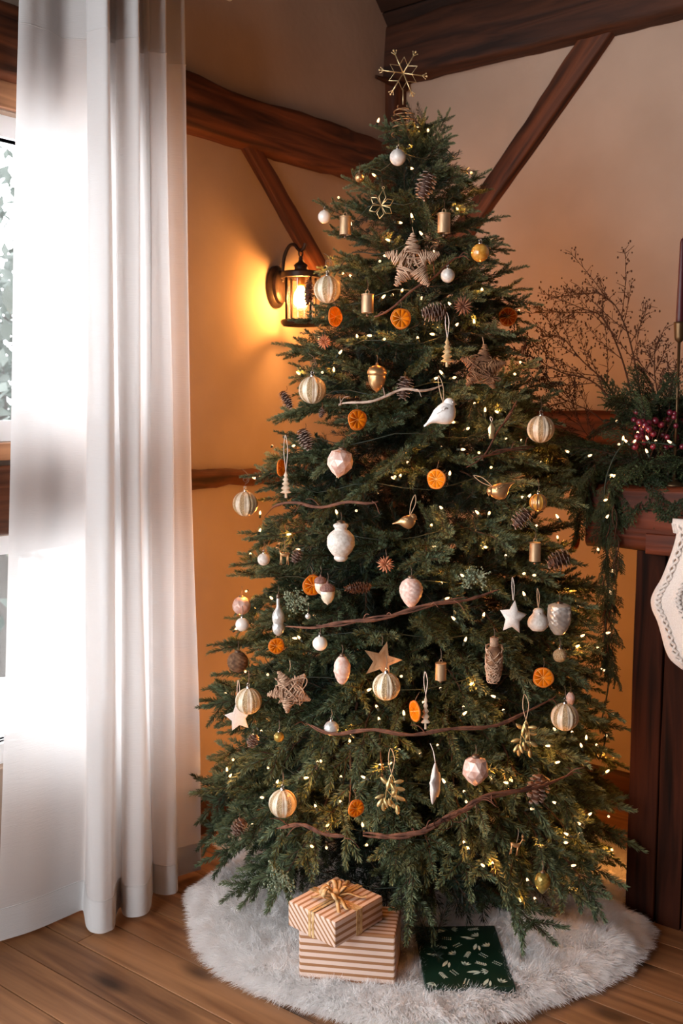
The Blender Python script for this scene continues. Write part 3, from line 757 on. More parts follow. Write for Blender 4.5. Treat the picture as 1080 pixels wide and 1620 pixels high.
def o_acorn(root, s, w, h, m=None, mcap=None, hang=12, **k):
    H = h * s; W = w / 2 * s
    nb = MB(); nb.lathe([(W * 0.03, -H * 0.5), (W * 0.12, -H * 0.46), (W * 0.5, -H * 0.38), (W * 0.82, -H * 0.22), (W * 0.95, 0.0), (W * 0.92, H * 0.14)], 26, rf=(lambda t, i, j: 1 + 0.02 * math.cos(13 * t)) if mcap else None)
    nb.build('nut', m or M_goldm, root)
    cp = MB(); cp.lathe([(W * 0.93, H * 0.08), (W * 1.02, H * 0.12), (W * 0.98, H * 0.22), (W * 0.75, H * 0.32), (W * 0.35, H * 0.38), (W * 0.14, H * 0.40), (W * 0.13, H * 0.47), (W * 0.02, H * 0.48)], 26, rf=lambda t, i, j: 1 + 0.025 * ((i + j) % 2))
    cp.build('acorn_cap', mcap or M_goldm, root)
    if hang: hanger(root, H * 0.48, hang, s, M_wire, two=False)
def o_bird(root, s, ln, h, m, face=1, m2=None, up=0.0, hang=30, hm=None, **k):
    """side view along x; face=+1 looks right"""
    Lg = ln * s; H = h * s
    sec = [(-0.50, -0.42, 0.05, 0.035), (-0.42, -0.36, 0.065, 0.06), (-0.30, -0.24, 0.10, 0.12), (-0.16, -0.11, 0.20, 0.25), (-0.02, -0.07, 0.25, 0.35), (0.12, -0.04, 0.27, 0.42), (0.24, -0.03, 0.255, 0.43), (0.33, -0.02, 0.21, 0.37), (0.40, 0.0, 0.14, 0.26), (0.44, 0.02, 0.05, 0.10)]
    rs = []
    for (x, z, ry, rz) in sec:
        rs.append([(face * x * Lg, ry * Lg * math.cos(2 * PI * j / 18), (z + rz * math.sin(2 * PI * j / 18)) * H) for j in range(18)])
    b = MB(); b.rings(rs); b.ball((face * 0.285 * Lg, 0, 0.29 * H), 0.165 * Lg, 16, 12); b.build('bird_body', m, root)
    bk = MB(); bk.rings([[(face * x * Lg, r * Lg * math.cos(2 * PI * j / 8), (0.26 + zz) * H + r * Lg * math.sin(2 * PI * j / 8)) for j in range(8)] for x, r, zz in ((0.42, 0.045, 0), (0.475, 0.022, -0.01), (0.51, 0.003, -0.02))]); bk.build('beak', m2 or m, root)
    for sg in (-1, 1):
        w = MB(); ws = []
        for (x, z, ry, rz) in ((-0.30, -0.17, 0.01, 0.02), (-0.2, -0.08, 0.03, 0.09), (-0.05, 0.03, 0.04, 0.16), (0.08, 0.08, 0.04, 0.16), (0.17, 0.09, 0.02, 0.08)):
            ys = sg * (0.10 + 0.13 * (x + 0.3) / 0.47) * Lg
            ws.append([(face * x * Lg, ys + sg * ry * Lg * math.cos(2 * PI * j / 10), (z + rz * math.sin(2 * PI * j / 10)) * H) for j in range(10)])
        w.rings(ws)
        w.build('wing', m, root)
        for q in range(3):
            f = MB(); f.tube([(face * (-0.16 + q * 0.09) * Lg, sg * (0.205 + 0.03 * q) * Lg, (-0.02 + q * 0.05) * H), (face * (-0.05 + q * 0.07) * Lg, sg * (0.225 + 0.025 * q) * Lg, (0.05 + q * 0.06) * H)], 0.012 * Lg, 5); f.build('feather', m2 or m, root)
        e = MB(); e.ball((face * 0.36 * Lg, sg * 0.142 * Lg, 0.34 * H), 0.022 * Lg, 8, 6); e.build('eye', m2 or M_wire, root)
    hanger(root, 0.33 * H, hang, s, hm or M_twine, w=3.5, x0=face * 0.12 * Lg)
def o_frontbird(root, s, w, h, m, **k):
    W = w / 2 * s; H = h * s; b = MB()
    b.lathe([(W * 0.05, -H * 0.5), (W * 0.6, -H * 0.46), (W * 0.92, -H * 0.30), (W * 1.0, -H * 0.12), (W * 0.88, H * 0.06), (W * 0.62, H * 0.2), (W * 0.5, H * 0.28), (W * 0.5, H * 0.38), (W * 0.36, H * 0.46), (W * 0.05, H * 0.5)], 22)
    b.build('bird_body', m, root)
    bk = MB(); bk.rings([[(r * math.cos(2 * PI * j / 8), -y, H * 0.30 + r * math.sin(2 * PI * j / 8)) for j in range(8)] for r, y in ((W * 0.1, W * 0.45), (W * 0.05, W * 0.62), (W * 0.01, W * 0.7))]); bk.build('beak', M_pearl, root)
    for sg in (-1, 1):
        wg = MB(); wg.ball((sg * W * 0.86, W * 0.1, -H * 0.16), W * 0.3, 12, 8, sx=0.4, sy=1.0, sz=1.3); wg.build('wing', m, root)
    hanger(root, H * 0.5, 30, s, M_twine, w=2)
def o_drop(root, s, w, h, m, style='bead', top=0.0, hang=14, capm=None, **k):
    """pointed or beaded glass drop, tip down"""
    W = w / 2 * s; H = h * s; mb = MB()
    if style == 'facet':
        pr = [(W * 0.25, H * 0.48), (W * 0.75, H * 0.38), (W * 1.0, H * 0.12), (W * 0.92, -H * 0.10), (W * 0.55, -H * 0.33), (W * 0.04, -H * 0.5)]
        rs = []
        for i, (r, z) in enumerate(pr):
            rs.append([(r * (1.0 + 0.05 * (1 if (j + i) % 2 else -1)) * math.cos(2 * PI * (j + 0.5 * (i % 2)) / 9), r * (1.0 + 0.05 * (1 if (j + i) % 2 else -1)) * math.sin(2 * PI * (j + 0.5 * (i % 2)) / 9), z) for j in range(9)])
        o = len(mb.v)
        for r_ in rs: mb.v.extend(r_)
        for i in range(len(rs) - 1):
            for j in range(9):
                k2 = (j + 1) % 9; a, b_, c_, d_ = i * 9 + j, i * 9 + k2, (i + 1) * 9 + k2, (i + 1) * 9 + j
                if i % 2 == 0: mb.f += [(a, b_, d_), (b_, c_, d_)]
                else: mb.f += [(a, b_, c_), (a, c_, d_)]
                mb.mi += [(j + i) % 2, (j + i + 1) % 2]
        mb.f.append(tuple(range(9))); mb.mi.append(0)
        mb.build('glass_drop', [m, M_blush if m is M_rose else m], root, smooth=False)
    else:
        if style == 'finial':
            pr0 = [(0.30, 0.50), (0.52, 0.47), (0.56, 0.42), (0.46, 0.38), (0.44, 0.33), (0.62, 0.29), (0.92, 0.18), (1.0, 0.04), (0.98, -0.08), (0.82, -0.22), (0.62, -0.31), (0.46, -0.36), (0.50, -0.40), (0.48, -0.44), (0.30, -0.49), (0.03, -0.50)]
        elif style == 'cone':
            pr0 = [(0.15, 0.5), (0.5, 0.44), (0.62, 0.38), (0.9, 0.26), (1.0, 0.10), (0.98, -0.05), (0.85, -0.2), (0.62, -0.36), (0.34, -0.46), (0.05, -0.5)]
        elif style == 'neck':
            pr0 = [(0.24, 0.5), (0.26, 0.30), (0.34, 0.22), (0.80, 0.10), (1.0, 0.0), (0.9, -0.12), (0.76, -0.18), (0.92, -0.24), (0.95, -0.32), (0.72, -0.42), (0.30, -0.49), (0.03, -0.5)]
        elif style == 'lattice' or style == 'weave':
            pr0 = [(max(math.sin(PI * i / 14), 0.04), 0.5 * math.cos(PI * i / 14)) for i in range(15)]
        elif style == 'barrel':
            pr0 = [(0.5, 0.5), (0.92, 0.44), (1.0, 0.30), (1.0, 0.05), (0.95, -0.12), (0.72, -0.30), (0.42, -0.46), (0.05, -0.5)]
        else:
            pr0 = [(0.16, 0.50), (0.42, 0.46), (0.78, 0.36), (0.98, 0.20), (1.0, 0.06), (0.88, -0.12), (0.6, -0.30), (0.26, -0.45), (0.03, -0.5)]
        # resample the profile, then raise small beads or scales
        N = 34; pr = []
        for i in range(N + 1):
            t = i / N * (len(pr0) - 1); j = min(int(t), len(pr0) - 2); f = t - j
            pr.append(((pr0[j][0] * (1 - f) + pr0[j + 1][0] * f) * W, (pr0[j][1] * (1 - f) + pr0[j + 1][1] * f) * H))
        amp = {'bead': 0.06, 'finial': 0.05, 'cone': 0.11, 'neck': 0.06, 'lattice': 0.07, 'weave': 0.10, 'barrel': 0.07}[style]
        if style == 'cone': f = lambda t, i, j: 1 + amp * (((i % 5) / 5.0) - 0.3) * (0.6 + 0.5 * math.cos(7 * t + PI * ((i // 5) % 2)))
        elif style == 'lattice': f = lambda t, i, j: 1 + amp * max(abs(math.sin(4 * t + i * 0.25)), abs(math.sin(4 * t - i * 0.25))) ** 6
        else: f = lambda t, i, j: 1 + amp * (0.5 if (i // 2 + j // 2) % 2 else -0.5)
        mb.lathe(pr, 40, rf=f); mb.build('glass_drop', m, root)
    cp = MB(); cp.lathe([(W * 0.32, H * 0.46), (W * 0.3, H * 0.54), (W * 0.1, H * 0.57)], 10); cp.build('cap', capm or M_wire, root)
    hanger(root, H * 0.55, hang, s, M_wire, two=False)
def o_woodtree(root, s, w, h, m, hang=40, yaw_thin=1.0, **k):
    W = w / 2 * s; H = h * s; mb = MB(); pr = [(W * 0.06, H * 0.5)]
    tiers = 5
    for i in range(tiers):
        t0 = 0.46 - i * 0.155
        rr = W * (0.38 + 0.155 * i)
        pr += [(rr * 0.42, (t0 - 0.05) * H), (rr, (t0 - 0.135) * H), (rr * 0.92, (t0 - 0.155) * H)]
    pr += [(W * 0.22, -H * 0.335), (W * 0.22, -H * 0.5)]
    mb.lathe(pr, 14, sy=0.55 * yaw_thin, rf=lambda t, i, j: 1 + 0.06 * math.sin(3 * t + i * 2))
    autosmooth(mb.build('carved_tree', m, root), 30)
    hanger(root, H * 0.49, hang, s, M_twine_w, w=3)
def o_deer(root, s, h, face=1, m=None, **k):
    H = h * s; m = m or M_goldm; b = MB(); f = face
    b.rings([[(f * x * H, ry * H * math.cos(2 * PI * j / 12), z * H + rz * H * math.sin(2 * PI * j / 12)) for j in range(12)] for x, z, ry, rz in ((-0.24, -0.02, 0.03, 0.04), (-0.2, -0.03, 0.075, 0.10), (-0.05, -0.05, 0.075, 0.09), (0.1, -0.03, 0.08, 0.11), (0.17, 0.04, 0.06, 0.09), (0.19, 0.14, 0.042, 0.06), (0.21, 0.24, 0.038, 0.05), (0.25, 0.29, 0.045, 0.045), (0.32, 0.275, 0.03, 0.03), (0.375, 0.255, 0.02, 0.018))])
    b.build('deer_body', m, root)
    for x, dx in ((-0.18, -0.03), (-0.14, 0.02), (0.10, 0.0), (0.14, 0.04)):
        for_y = 0.045 if dx > 0 else -0.045
        lg = MB(); lg.tube([(f * x * H, for_y * H, -0.06 * H), (f * (x + dx * 0.3) * H, for_y * H, -0.28 * H), (f * (x + dx) * H, for_y * H, -0.5 * H)], [0.04 * H, 0.022 * H, 0.018 * H], 6); lg.build('leg', m, root)
    for sg in (-1, 1):
        an = MB(); an.tube([(f * 0.22 * H, sg * 0.02 * H, 0.32 * H), (f * 0.19 * H, sg * 0.07 * H, 0.42 * H), (f * 0.21 * H, sg * 0.10 * H, 0.52 * H)], 0.012 * H, 5)
        an.tube([(f * 0.195 * H, sg * 0.06 * H, 0.40 * H), (f * 0.26 * H, sg * 0.08 * H, 0.46 * H)], 0.01 * H, 5); an.build('antler', m, root)
    tl = MB(); tl.tube([(f * -0.23 * H, 0, 0.0), (f * -0.28 * H, 0, 0.03 * H)], [0.03 * H, 0.01 * H], 6); tl.build('tail', m, root)
    hanger(root, 0.08 * H, 22, s, M_wire, two=False)
def o_burst(root, s, d, m, seed=0, **k):
    rr = random.Random(seed); r = d / 2 * s; b = MB()
    for i in range(46):
        z = 1 - 2 * (i + 0.5) / 46; a = i * 2.399963
        q = math.sqrt(1 - z * z); dd = Vector((q * math.cos(a), q * math.sin(a), z)) * rr.uniform(0.85, 1.08)
        b.tube([dd * r * 0.08, dd * r * 0.6, dd * r], [r * 0.05, r * 0.075, r * 0.01], 5)
    b.build('straw_rays', m, root); hanger(root, r * 0.3, 18, s, M_wire, two=False)
def o_mistletoe(root, s, w, h, m=None, seed=0, hang=40, **k):
    rr = random.Random(seed); W = w / 2 * s; H = h * s; m = m or M_goldleaf
    st = MB(); stems = [[(0, 0, H * 0.5), (-W * 0.25, 0, H * 0.25), (-W * 0.4, 0, -H * 0.2)], [(0, 0, H * 0.5), (W * 0.22, 0, H * 0.28), (W * 0.35, 0, -H * 0.22)], [(0, 0, H * 0.5), (W * 0.02, 0, H * 0.1), (-W * 0.05, 0, -H * 0.25)], [(-W * 0.3, 0, H * 0.1), (W * 0.1, 0, -H * 0.1)]]
    for q in stems: st.tube(catmull(q, 5), 0.0010, 5)
    st.build('stem', m, root)
    lf = [(-0.45, 0.30, 2.3), (0.45, 0.32, 1.5), (0.55, 0.12, 1.8), (0.60, -0.15, 2.1), (0.1, 0.18, 2.6), (-0.05, 0.30, 2.9), (-0.75, -0.05, 1.3), (0.2, 0.02, 0.6), (0.32, -0.12, 1.9), (-0.1, -0.2, 2.9), (-0.35, -0.25, 2.8), (-0.5, -0.35, 3.0), (0.38, -0.42, 3.1), (0.05, -0.26, 2.5), (-0.72, -0.24, 3.7), (-0.2, 0.24, 3.4)]
    for (x, z, a) in lf:
        l = H * 0.17; wd = l * 0.33; d = Vector((math.sin(a), rr.uniform(-.3, .3), math.cos(a))).normalized(); q = d.cross(Vector((0, 1, 0))).normalized(); n = d.cross(q)
        c = Vector((x * W, rr.uniform(-0.008, 0.008), z * H)); g = MB(); rs = []
        for t, ww in ((-1, 0.08), (-0.7, 0.6), (-0.2, 0.97), (0.3, 1.0), (0.75, 0.62), (1, 0.1)):
            cc = c + d * l * 0.75 * t + n * (0.12 * l * (1 - t * t))
            rs.append([cc + q * wd * ww, cc + n * l * 0.06, cc - q * wd * ww, cc - n * l * 0.05])
        g.rings(rs); g.build('leaf', m, root)
    hanger(root, H * 0.5, hang, s, M_twine, w=5)
def o_weaveball(root, s, w, h, m, seed=0, bottle=False, n=34, hang=14, **k):
    rr = random.Random(seed); W = w / 2 * s; H = h / 2 * s; b = MB()
    if bottle:
        for i in range(n):
            z0 = rr.uniform(-0.95, 0.55); a = rr.uniform(0, 2 * PI); pts = []
            for u in range(14):
                t = u / 13; zz = max(-1.0, min(0.6, z0 + rr.uniform(-.12, .12) + 0.4 * math.sin(t * 5 + a) * 0.5)); rad = W * (1 - 0.35 * max(0, (-zz - 0.3)) ** 1.0) * (0.9 + rr.uniform(0, .12))
                pts.append((rad * math.cos(a + t * 4.5), rad * math.sin(a + t * 4.5), zz * H))
            b.tube(pts, W * 0.06, 5)
        for i in range(7):
            zz = 0.62 + i * 0.055; b.tube([(W * 0.45 * math.cos(u * PI / 6), W * 0.45 * math.sin(u * PI / 6), zz * H) for u in range(12)], W * 0.06, 5, closed=True)
        bb = MB(); bb.lathe([(W * 0.3, H), (W * 0.4, H * 0.6), (W * 0.85, H * 0.45), (W * 0.9, -H * 0.5), (W * 0.5, -H * 0.95)], 14); bb.build('core', M_wicker_d, root)
    else:
        for i in range(n):
            ax = Vector((rr.gauss(0, 1), rr.gauss(0, 1), rr.gauss(0, 1))).normalized(); e1 = ax.orthogonal().normalized(); e2 = ax.cross(e1); off = rr.uniform(-.5, .5); rad = math.sqrt(1 - off * off)
            b.tube([Vector(((ax * off + (e1 * math.cos(u * PI / 9) + e2 * math.sin(u * PI / 9)) * rad).x * W * rr.uniform(.94, 1.03), (ax * off + (e1 * math.cos(u * PI / 9) + e2 * math.sin(u * PI / 9)) * rad).y * W, (ax * off + (e1 * math.cos(u * PI / 9) + e2 * math.sin(u * PI / 9)) * rad).z * H)) for u in range(18)], W * 0.05, 5, closed=True)
        if k.get('core'):
            bb = MB(); bb.ball((0, 0, 0), W * 0.9, 14, 9, sz=H / W); bb.build('core', M_wicker_d, root)
    b.build('woven_twigs', m, root); hanger(root, H * 0.98, hang, s, M_wire, two=False)
def o_sprig(root, s, w, h, seed=0, m=None, **k):
    rr = random.Random(seed); W = w / 2 * s; H = h / 2 * s; st = MB(); be = MB()
    for i in range(26):
        d = Vector((rr.uniform(-1, 1) * W, rr.uniform(-0.02, 0.01), rr.uniform(-1, 1) * H))
        o_ = Vector((0, 0.02, -H * 0.2))
        st.tube(catmull([o_, o_.lerp(d, 0.6) + Vector((0, -0.006, 0)), d], 3), 0.0010, 4)
        for j in range(7):
            c = o_.lerp(d, rr.uniform(0.45, 1.05)) + Vector((rr.gauss(0, 1), rr.gauss(0, 1), rr.gauss(0, 1))) * 0.006
            be.ball(c, rr.uniform(0.0016, 0.0032), 6, 4)
    st.build('stem', M_frost, root); tag(be.build('berries', m or M_frost, root), kind='stuff')

# ================================================================== ORNAMENT PLACES
TX, TY = 0.21, 2.82
SIL = [(150, 8), (172, 30), (190, 60), (230, 72), (270, 88), (310, 116), (350, 130), (400, 148), (450, 160), (500, 180), (600, 196), (700, 222), (800, 248), (900, 275), (1000, 296), (1100, 312), (1200, 328), (1300, 338), (1345, 336), (1400, 326)]   # photo row, half width of the crown
RZ = sorted((P(650, y, TY).z, w * S(TY)) for y, w in SIL)
_zs = [q[0] for q in RZ]; _rs = [q[1] for q in RZ]
def rz(z): return float(np.interp(z, _zs, _rs))
def surf_Y(px, py, off=0.03):
    Y = 2.5
    for _ in range(14):
        p = P(px, py, Y); r = rz(p.z); dx = p.x - TX
        Yn = TY - math.sqrt(max(r * r - dx * dx, 0.0)) - off
        Y = 0.5 * Y + 0.5 * Yn
    return Y
ORN = []        # (px, py, radius px, distance) kept clear of foliage
def place(name, fn, px, py, label, cat, group, clear=None, off=0.03, yaw=0.0, roll=0.0, Y=None, **kw):
    Y = Y or surf_Y(px, py, off)
    root = thing(name, label, cat, P(px, py, Y), (0, roll, yaw), group)
    fn(root, S(Y) , **kw)
    if clear is None: clear = max(kw.get('d', 0), kw.get('w', 0), kw.get('h', 0)) / 2
    if clear: ORN.append((px, py, clear, Y))
    return root
G = 'ornaments hung on the tree'
def rb(px, py, d, lab, hook='curl', **k): place('ribbed_ball_ornament', o_ribbed, px, py, lab, 'ornament', 'ribbed glass balls on the tree', d=d, hook=hook, **k)
rb(518, 458, 42, 'cream ribbed glass ball beside the wall lantern')
rb(494, 617, 43, 'cream ribbed glass ball below the lantern, on the tree edge')
rb(388, 797, 40, 'golden ribbed glass ball hanging in front of the mid-height wall log', off=0.02)
rb(855, 679, 43, 'silvery ribbed glass ball in front of the reddish wall timber', hook='plain', off=0.02)
rb(611, 1086, 45, 'pale ribbed glass ball below the brass star, tree centre', hook='plain', off=0.05)
rb(393, 1109, 43, 'golden ribbed glass ball overlapping a white star', hook='plain')
rb(447, 1271, 46, 'cream ribbed glass ball, lowest one on the left of the tree', hook='plain')
rb(893, 1134, 45, 'smoky ribbed glass ball low on the fireplace side', hook='plain')
rb(851, 795, 28, 'small gold ribbed glass ball above the brass bell near the fireplace', hook='plain', mats=[M_amber, M_goldm])
def sb(px, py, d, lab, **k): place('small_ball_ornament', o_ball, px, py, lab, 'ornament', 'small glass balls on the tree', d=d, **k)
sb(629, 249, 25, 'small clear glass ball just below the tree topper')
sb(513, 343, 20, 'tiny clear ball at the branch tip beside the upper brass bell', m=M_pearl)
sb(708, 436, 22, 'small clear ball right of the wicker star')
sb(417, 885, 20, 'small ivory ball left of the golden reindeer', m=M_whitegl)
sb(383, 988, 22, 'small white ball under the rose lattice ball', m=M_pearl)
sb(506, 1018, 24, 'small white pearl ball under the brown vine', m=M_pearl)
sb(524, 1152, 24, 'small silver swirled ball touching the lower vine', m=M_silverg, swirl=0.8)
sb(885, 1037, 22, 'small sandy ball above the orange slice by the fireplace', m=M_glit)
sb(568, 281, 14, 'tiny gold ball on the upper left of the tree', m=M_goldm)
sb(441, 1166, 17, 'tiny green-gold ball under the tilted wicker star', m=M_greengold)
sb(759, 400, 28, 'amber glass ball on the upper right branch', m=M_amber, h=6)
sb(487, 975, 9, 'very small silver ball beside the frosted berry sprig', m=M_silverg, h=8)
def bl(px, py, w, h, lab, **k): place('bell_ornament', o_bell, px, py, lab, 'bell', 'brass bells on the tree', w=w, h=h, **k)
bl(546, 357, 18, 28, 'brass cylinder bell on the upper left of the tree')
bl(702, 353, 20, 30, 'brass cylinder bell near the long diagonal brace')
bl(581, 480, 19, 29, 'brass cylinder bell between two orange slices')
bl(697, 1062, 18, 28, 'brass cylinder bell in the lower middle of the tree')
bl(846, 873, 18, 30, 'brass cylinder bell near the mantel end')
place('wire_star_ornament', o_wirestar, 603, 325, 'pale gold wire star with open points', 'star', G, w=40, clear=24, off=0.04)
place('wicker_star_ornament', o_wickerstar, 652, 415, 'large pale wicker star high on the tree', 'star', 'wicker ornaments on the tree', w=86, clear=36, off=0.05, seed=3)
place('wicker_star_ornament', o_wickerstar, 458, 1093, 'tilted loosely woven wicker star low on the left', 'star', 'wicker ornaments on the tree', w=72, rot=0.75, seed=8, loose=1.0, clear=30, off=0.05)
place('wicker_star_ornament', o_wickerstar, 763, 582, 'brown tangled wicker star on the fireplace side', 'star', 'wicker ornaments on the tree', w=72, rot=0.1, seed=13, loose=1.3, m=M_wicker_d, clear=28)
place('felt_star_ornament', o_feltstar, 811, 977, 'plump white felt star with loop, fireplace side', 'star', 'white stars on the tree', w=46, h=58, off=0.05, rot=0.12, hang=36, clear=30)
place('felt_star_ornament', o_feltstar, 688, 1240, 'plump white felt star turned edge-on', 'star', 'white stars on the tree', w=54, h=72, off=0.06, yaw=1.22, hang=32, clear=30, puff=0.30)
place('felt_star_ornament', o_feltstar, 377, 1135, 'flat off-white star behind the golden ribbed ball', 'star', 'white stars on the tree', w=46, h=50, off=0.0, rot=-0.15, hang=36, puff=0.12, clear=16)
place('metal_star_ornament', o_metalstar, 604, 1046, 'brass framed star behind the pale ribbed ball', 'star', G, w=66, clear=26, off=0.0)
def og(px, py, h, yaw, lab, **k): place('orange_slice_ornament', o_orange, px, py, lab, 'orange slice', 'dried orange slices on the tree', h=h, yaw=yaw, seed=int(px) % 17, **k)
og(530, 501, 31, 0.85, 'dried orange slice under the ball beside the lantern')
og(634, 504, 32, 0.15, 'round dried orange slice below the large wicker star')
og(803, 501, 29, 0.1, 'dark dried orange slice hanging free from the right branch tip', m=M_orange_d, Y=TY - 0.06, clear=17)
og(565, 664, 33, 0.5, 'dried orange slice under the silvery vine')
og(690, 758, 32, -0.55, 'dried orange slice below the white bird')
og(445, 740, 27, 1.1, 'narrow edge-turned orange slice behind a whitewashed wooden tree', off=0.01)
og(494, 926, 33, 0.45, 'pale dried orange slice beside the pair of acorns')
og(437, 1022, 26, 0.3, 'half-hidden orange slice left of the pearl ball', off=0.0, clear=9)
og(859, 1072, 33, -0.2, 'bright dried orange slice above the smoky ribbed ball')
og(656, 1125, 34, -1.12, 'edge-turned orange slice beside a thin wooden tree')
og(563, 1279, 29, 0.5, 'dried orange slice left of the golden mistletoe, lowest of all slices')
og(911, 855, 28, 0.95, 'dark orange slice on the edge near the mantel end', m=M_orange_d, Y=TY - 0.07, clear=12)
def pc(px, py, w, h, lab, **k): place('pinecone', o_pinecone, px, py, lab, 'pinecone', 'pinecones on the tree', w=w, h=h, **k)
pc(673, 293, 31, 44, 'white-tipped pinecone near the tree top', tilt=0.35, rows=7)
pc(687, 494, 30, 40, 'white-tipped pinecone lying sideways right of an orange slice', tilt=1.45, rows=8)
pc(640, 613, 28, 38, 'white-tipped pinecone behind the silvery vine', tilt=0.2, rows=7, off=0.0, clear=16)
pc(483, 694, 26, 36, 'closed pale-tipped pinecone on the left half of the tree', tilt=-0.35, rows=9)
pc(469, 880, 20, 24, 'small white-edged pinecone beside the golden reindeer', tilt=0.5, rows=5)
pc(825, 821, 30, 38, 'open white-tipped pinecone below the golden bird near the mantel', tilt=0.8, rows=6)
pc(884, 886, 34, 40, 'open brown pinecone at the edge below the brass bell', tilt=1.2, rows=6, clear=18)
pc(851, 1247, 38, 52, 'large brown pinecone behind the lowest vine', tilt=0.25, rows=7, off=0.0, clear=20, m=M_cone_b)
pc(378, 1308, 26, 32, 'brown pinecone at the lowest left of the tree', tilt=0.6, rows=6, m=M_cone_b, clear=15)
pc(567, 930, 20, 44, 'slim chestnut pinecone lying flat right of the acorns', tilt=1.5, rows=10, m=M_cone_b, tips=False, hang=0, clear=14)
pc(400, 1172, 20, 24, 'small dark pinecone under the off-white star', tilt=0.4, rows=6, m=M_cone_b, off=0.0, clear=8)
pc(453, 632, 20, 32, 'frosted pinecone left of a ribbed ball under the lantern', tilt=-0.5, rows=8, off=0.0, clear=10)
pc(509, 653, 12, 18, 'tiny pinecone tucked under a ribbed ball', tilt=0.3, rows=6, off=0.0, clear=0)
pc(488, 462, 17, 40, 'slim brown pinecone hanging in front of the lantern glass', tilt=0.1, rows=10, m=M_cone_b, Y=TY - 0.07, clear=0, tips=False)
place('acorn_ornament', o_acorn, 596, 597, 'large smooth gold acorn', 'ornament', G, w=30, h=48)
place('acorn_ornament', o_acorn, 518, 938, 'ribbed cream acorn with rosy cap, front one of a pair', 'ornament', G, w=24, h=40, m=M_cream, mcap=M_acorncap, off=0.05)
place('acorn_ornament', o_acorn, 507, 925, 'ribbed cream acorn half behind its twin', 'ornament', G, w=20, h=34, m=M_cream, mcap=M_acorncap, off=0.03)
place('bird_ornament', o_bird, 696, 653, 'white carved bird hanging from twine', 'bird', 'bird ornaments on the tree', ln=56, h=42, m=M_ceramic, m2=M_ceramic, face=1, hang=44, off=0.07, clear=30, roll=-0.12, yaw=0.15)
place('bird_ornament', o_bird, 641, 823, 'small gold bird facing right, tree centre', 'bird', 'bird ornaments on the tree', ln=36, h=27, m=M_goldm, face=1, hang=34, off=0.05, clear=20, roll=0.3)
place('bird_ornament', o_bird, 791, 772, 'gold bird with raised tail near the mantel', 'bird', 'bird ornaments on the tree', ln=42, h=34, m=M_goldm, face=-1, hang=34, off=0.05, clear=22, roll=-1.0)
place('bird_ornament', o_frontbird, 851, 980, 'round white glitter bird facing the room', 'bird', 'bird ornaments on the tree', w=34, h=38, m=M_whitegl, off=0.05, clear=20)
def dp(px, py, w, h, lab, m, style, **k): place('glass_drop_ornament', o_drop, px, py, lab, 'ornament', 'glass drops on the tree', w=w, h=h, m=m, style=style, **k)
dp(538, 733, 42, 46, 'faceted rose mercury glass drop on the upper middle left', M_rose, 'facet', roll=0.15)
dp(539, 858, 44, 62, 'large white beaded finial ornament', M_whitegl, 'finial')
dp(650, 938, 37, 50, 'blush beaded teardrop in the tree centre', M_blush, 'bead')
dp(752, 1220, 44, 50, 'faceted rose glass drop low on the tree', M_rose, 'facet', off=0.05)
dp(541, 1060, 27, 48, 'blush glass pinecone in the lower middle', M_blush, 'cone')
dp(440, 975, 20, 64, 'long-necked antique silver glass pinecone', M_silverg, 'neck')
dp(382, 958, 28, 30, 'rose lattice ball above a small white ball', M_rose, 'lattice', off=0.0)
dp(376, 1047, 33, 34, 'dark woven ball at the left edge of the tree', M_darkweave, 'weave', off=0.0)
dp(884, 980, 37, 52, 'silvery crackled barrel drop behind the glitter bird', M_silverg, 'barrel', off=0.0)
dp(858, 1397, 26, 38, 'green-gold glass drop, lowest ornament of the tree', M_greengold, 'bead', off=0.05)
dp(902, 1106, 14, 24, 'small blush drop half behind the smoky ribbed ball', M_blush, 'cone', off=-0.02, clear=0)
place('wicker_bottle_ornament', o_weaveball, 781, 1043, 'long brown twig-wrapped bottle shape', 'ornament', 'wicker ornaments on the tree', w=28, h=74, m=M_wicker, bottle=True, seed=5, off=0.05, clear=28)
def wt(px, py, w, h, lab, m, **k): place('wooden_tree_ornament', o_woodtree, px, py, lab, 'ornament', 'little wooden trees on the tree', w=w, h=h, m=m, **k)
wt(707, 557, 20, 46, 'small gilded wooden tree on long string', M_goldwood, hang=40)
wt(452, 766, 18, 44, 'whitewashed wooden tree on long string at the left', M_treewood, hang=56)
wt(673, 1126, 15, 58, 'thin whitewashed wooden tree low in the middle', M_treewood, hang=36)
place('reindeer_ornament', o_deer, 449, 876, 'golden reindeer on the left of the tree', 'reindeer', 'reindeer on the tree', h=36, face=-1, off=0.05, clear=18)
place('reindeer_ornament', o_deer, 816, 1336, 'golden reindeer low on the fireplace side', 'reindeer', 'reindeer on the tree', h=36, face=1, off=0.05, clear=16, roll=0.2)
place('reindeer_ornament', o_deer, 828, 549, 'brown reindeer hanging at the upper right branch tip', 'reindeer', 'reindeer on the tree', h=30, face=1, m=M_cone_b, Y=TY - 0.07, clear=10, yaw=1.0)
place('burst_ornament', o_burst, 513, 541, 'reddish straw burst left of the tree below the lantern', 'ornament', 'straw bursts on the tree', d=25, m=M_straw, seed=1)
place('burst_ornament', o_burst, 733, 484, 'brown straw burst right of the sideways pinecone', 'ornament', 'straw bursts on the tree', d=32, m=M_straw_b, seed=2)
place('burst_ornament', o_burst, 610, 893, 'peach straw burst in the tree centre', 'ornament', 'straw bursts on the tree', d=30, m=M_straw, seed=3)
place('mistletoe_ornament', o_mistletoe, 619, 1255, 'golden mistletoe sprig low in the middle', 'ornament', 'mistletoe sprigs on the tree', w=52, h=66, seed=1, off=0.06, clear=32)
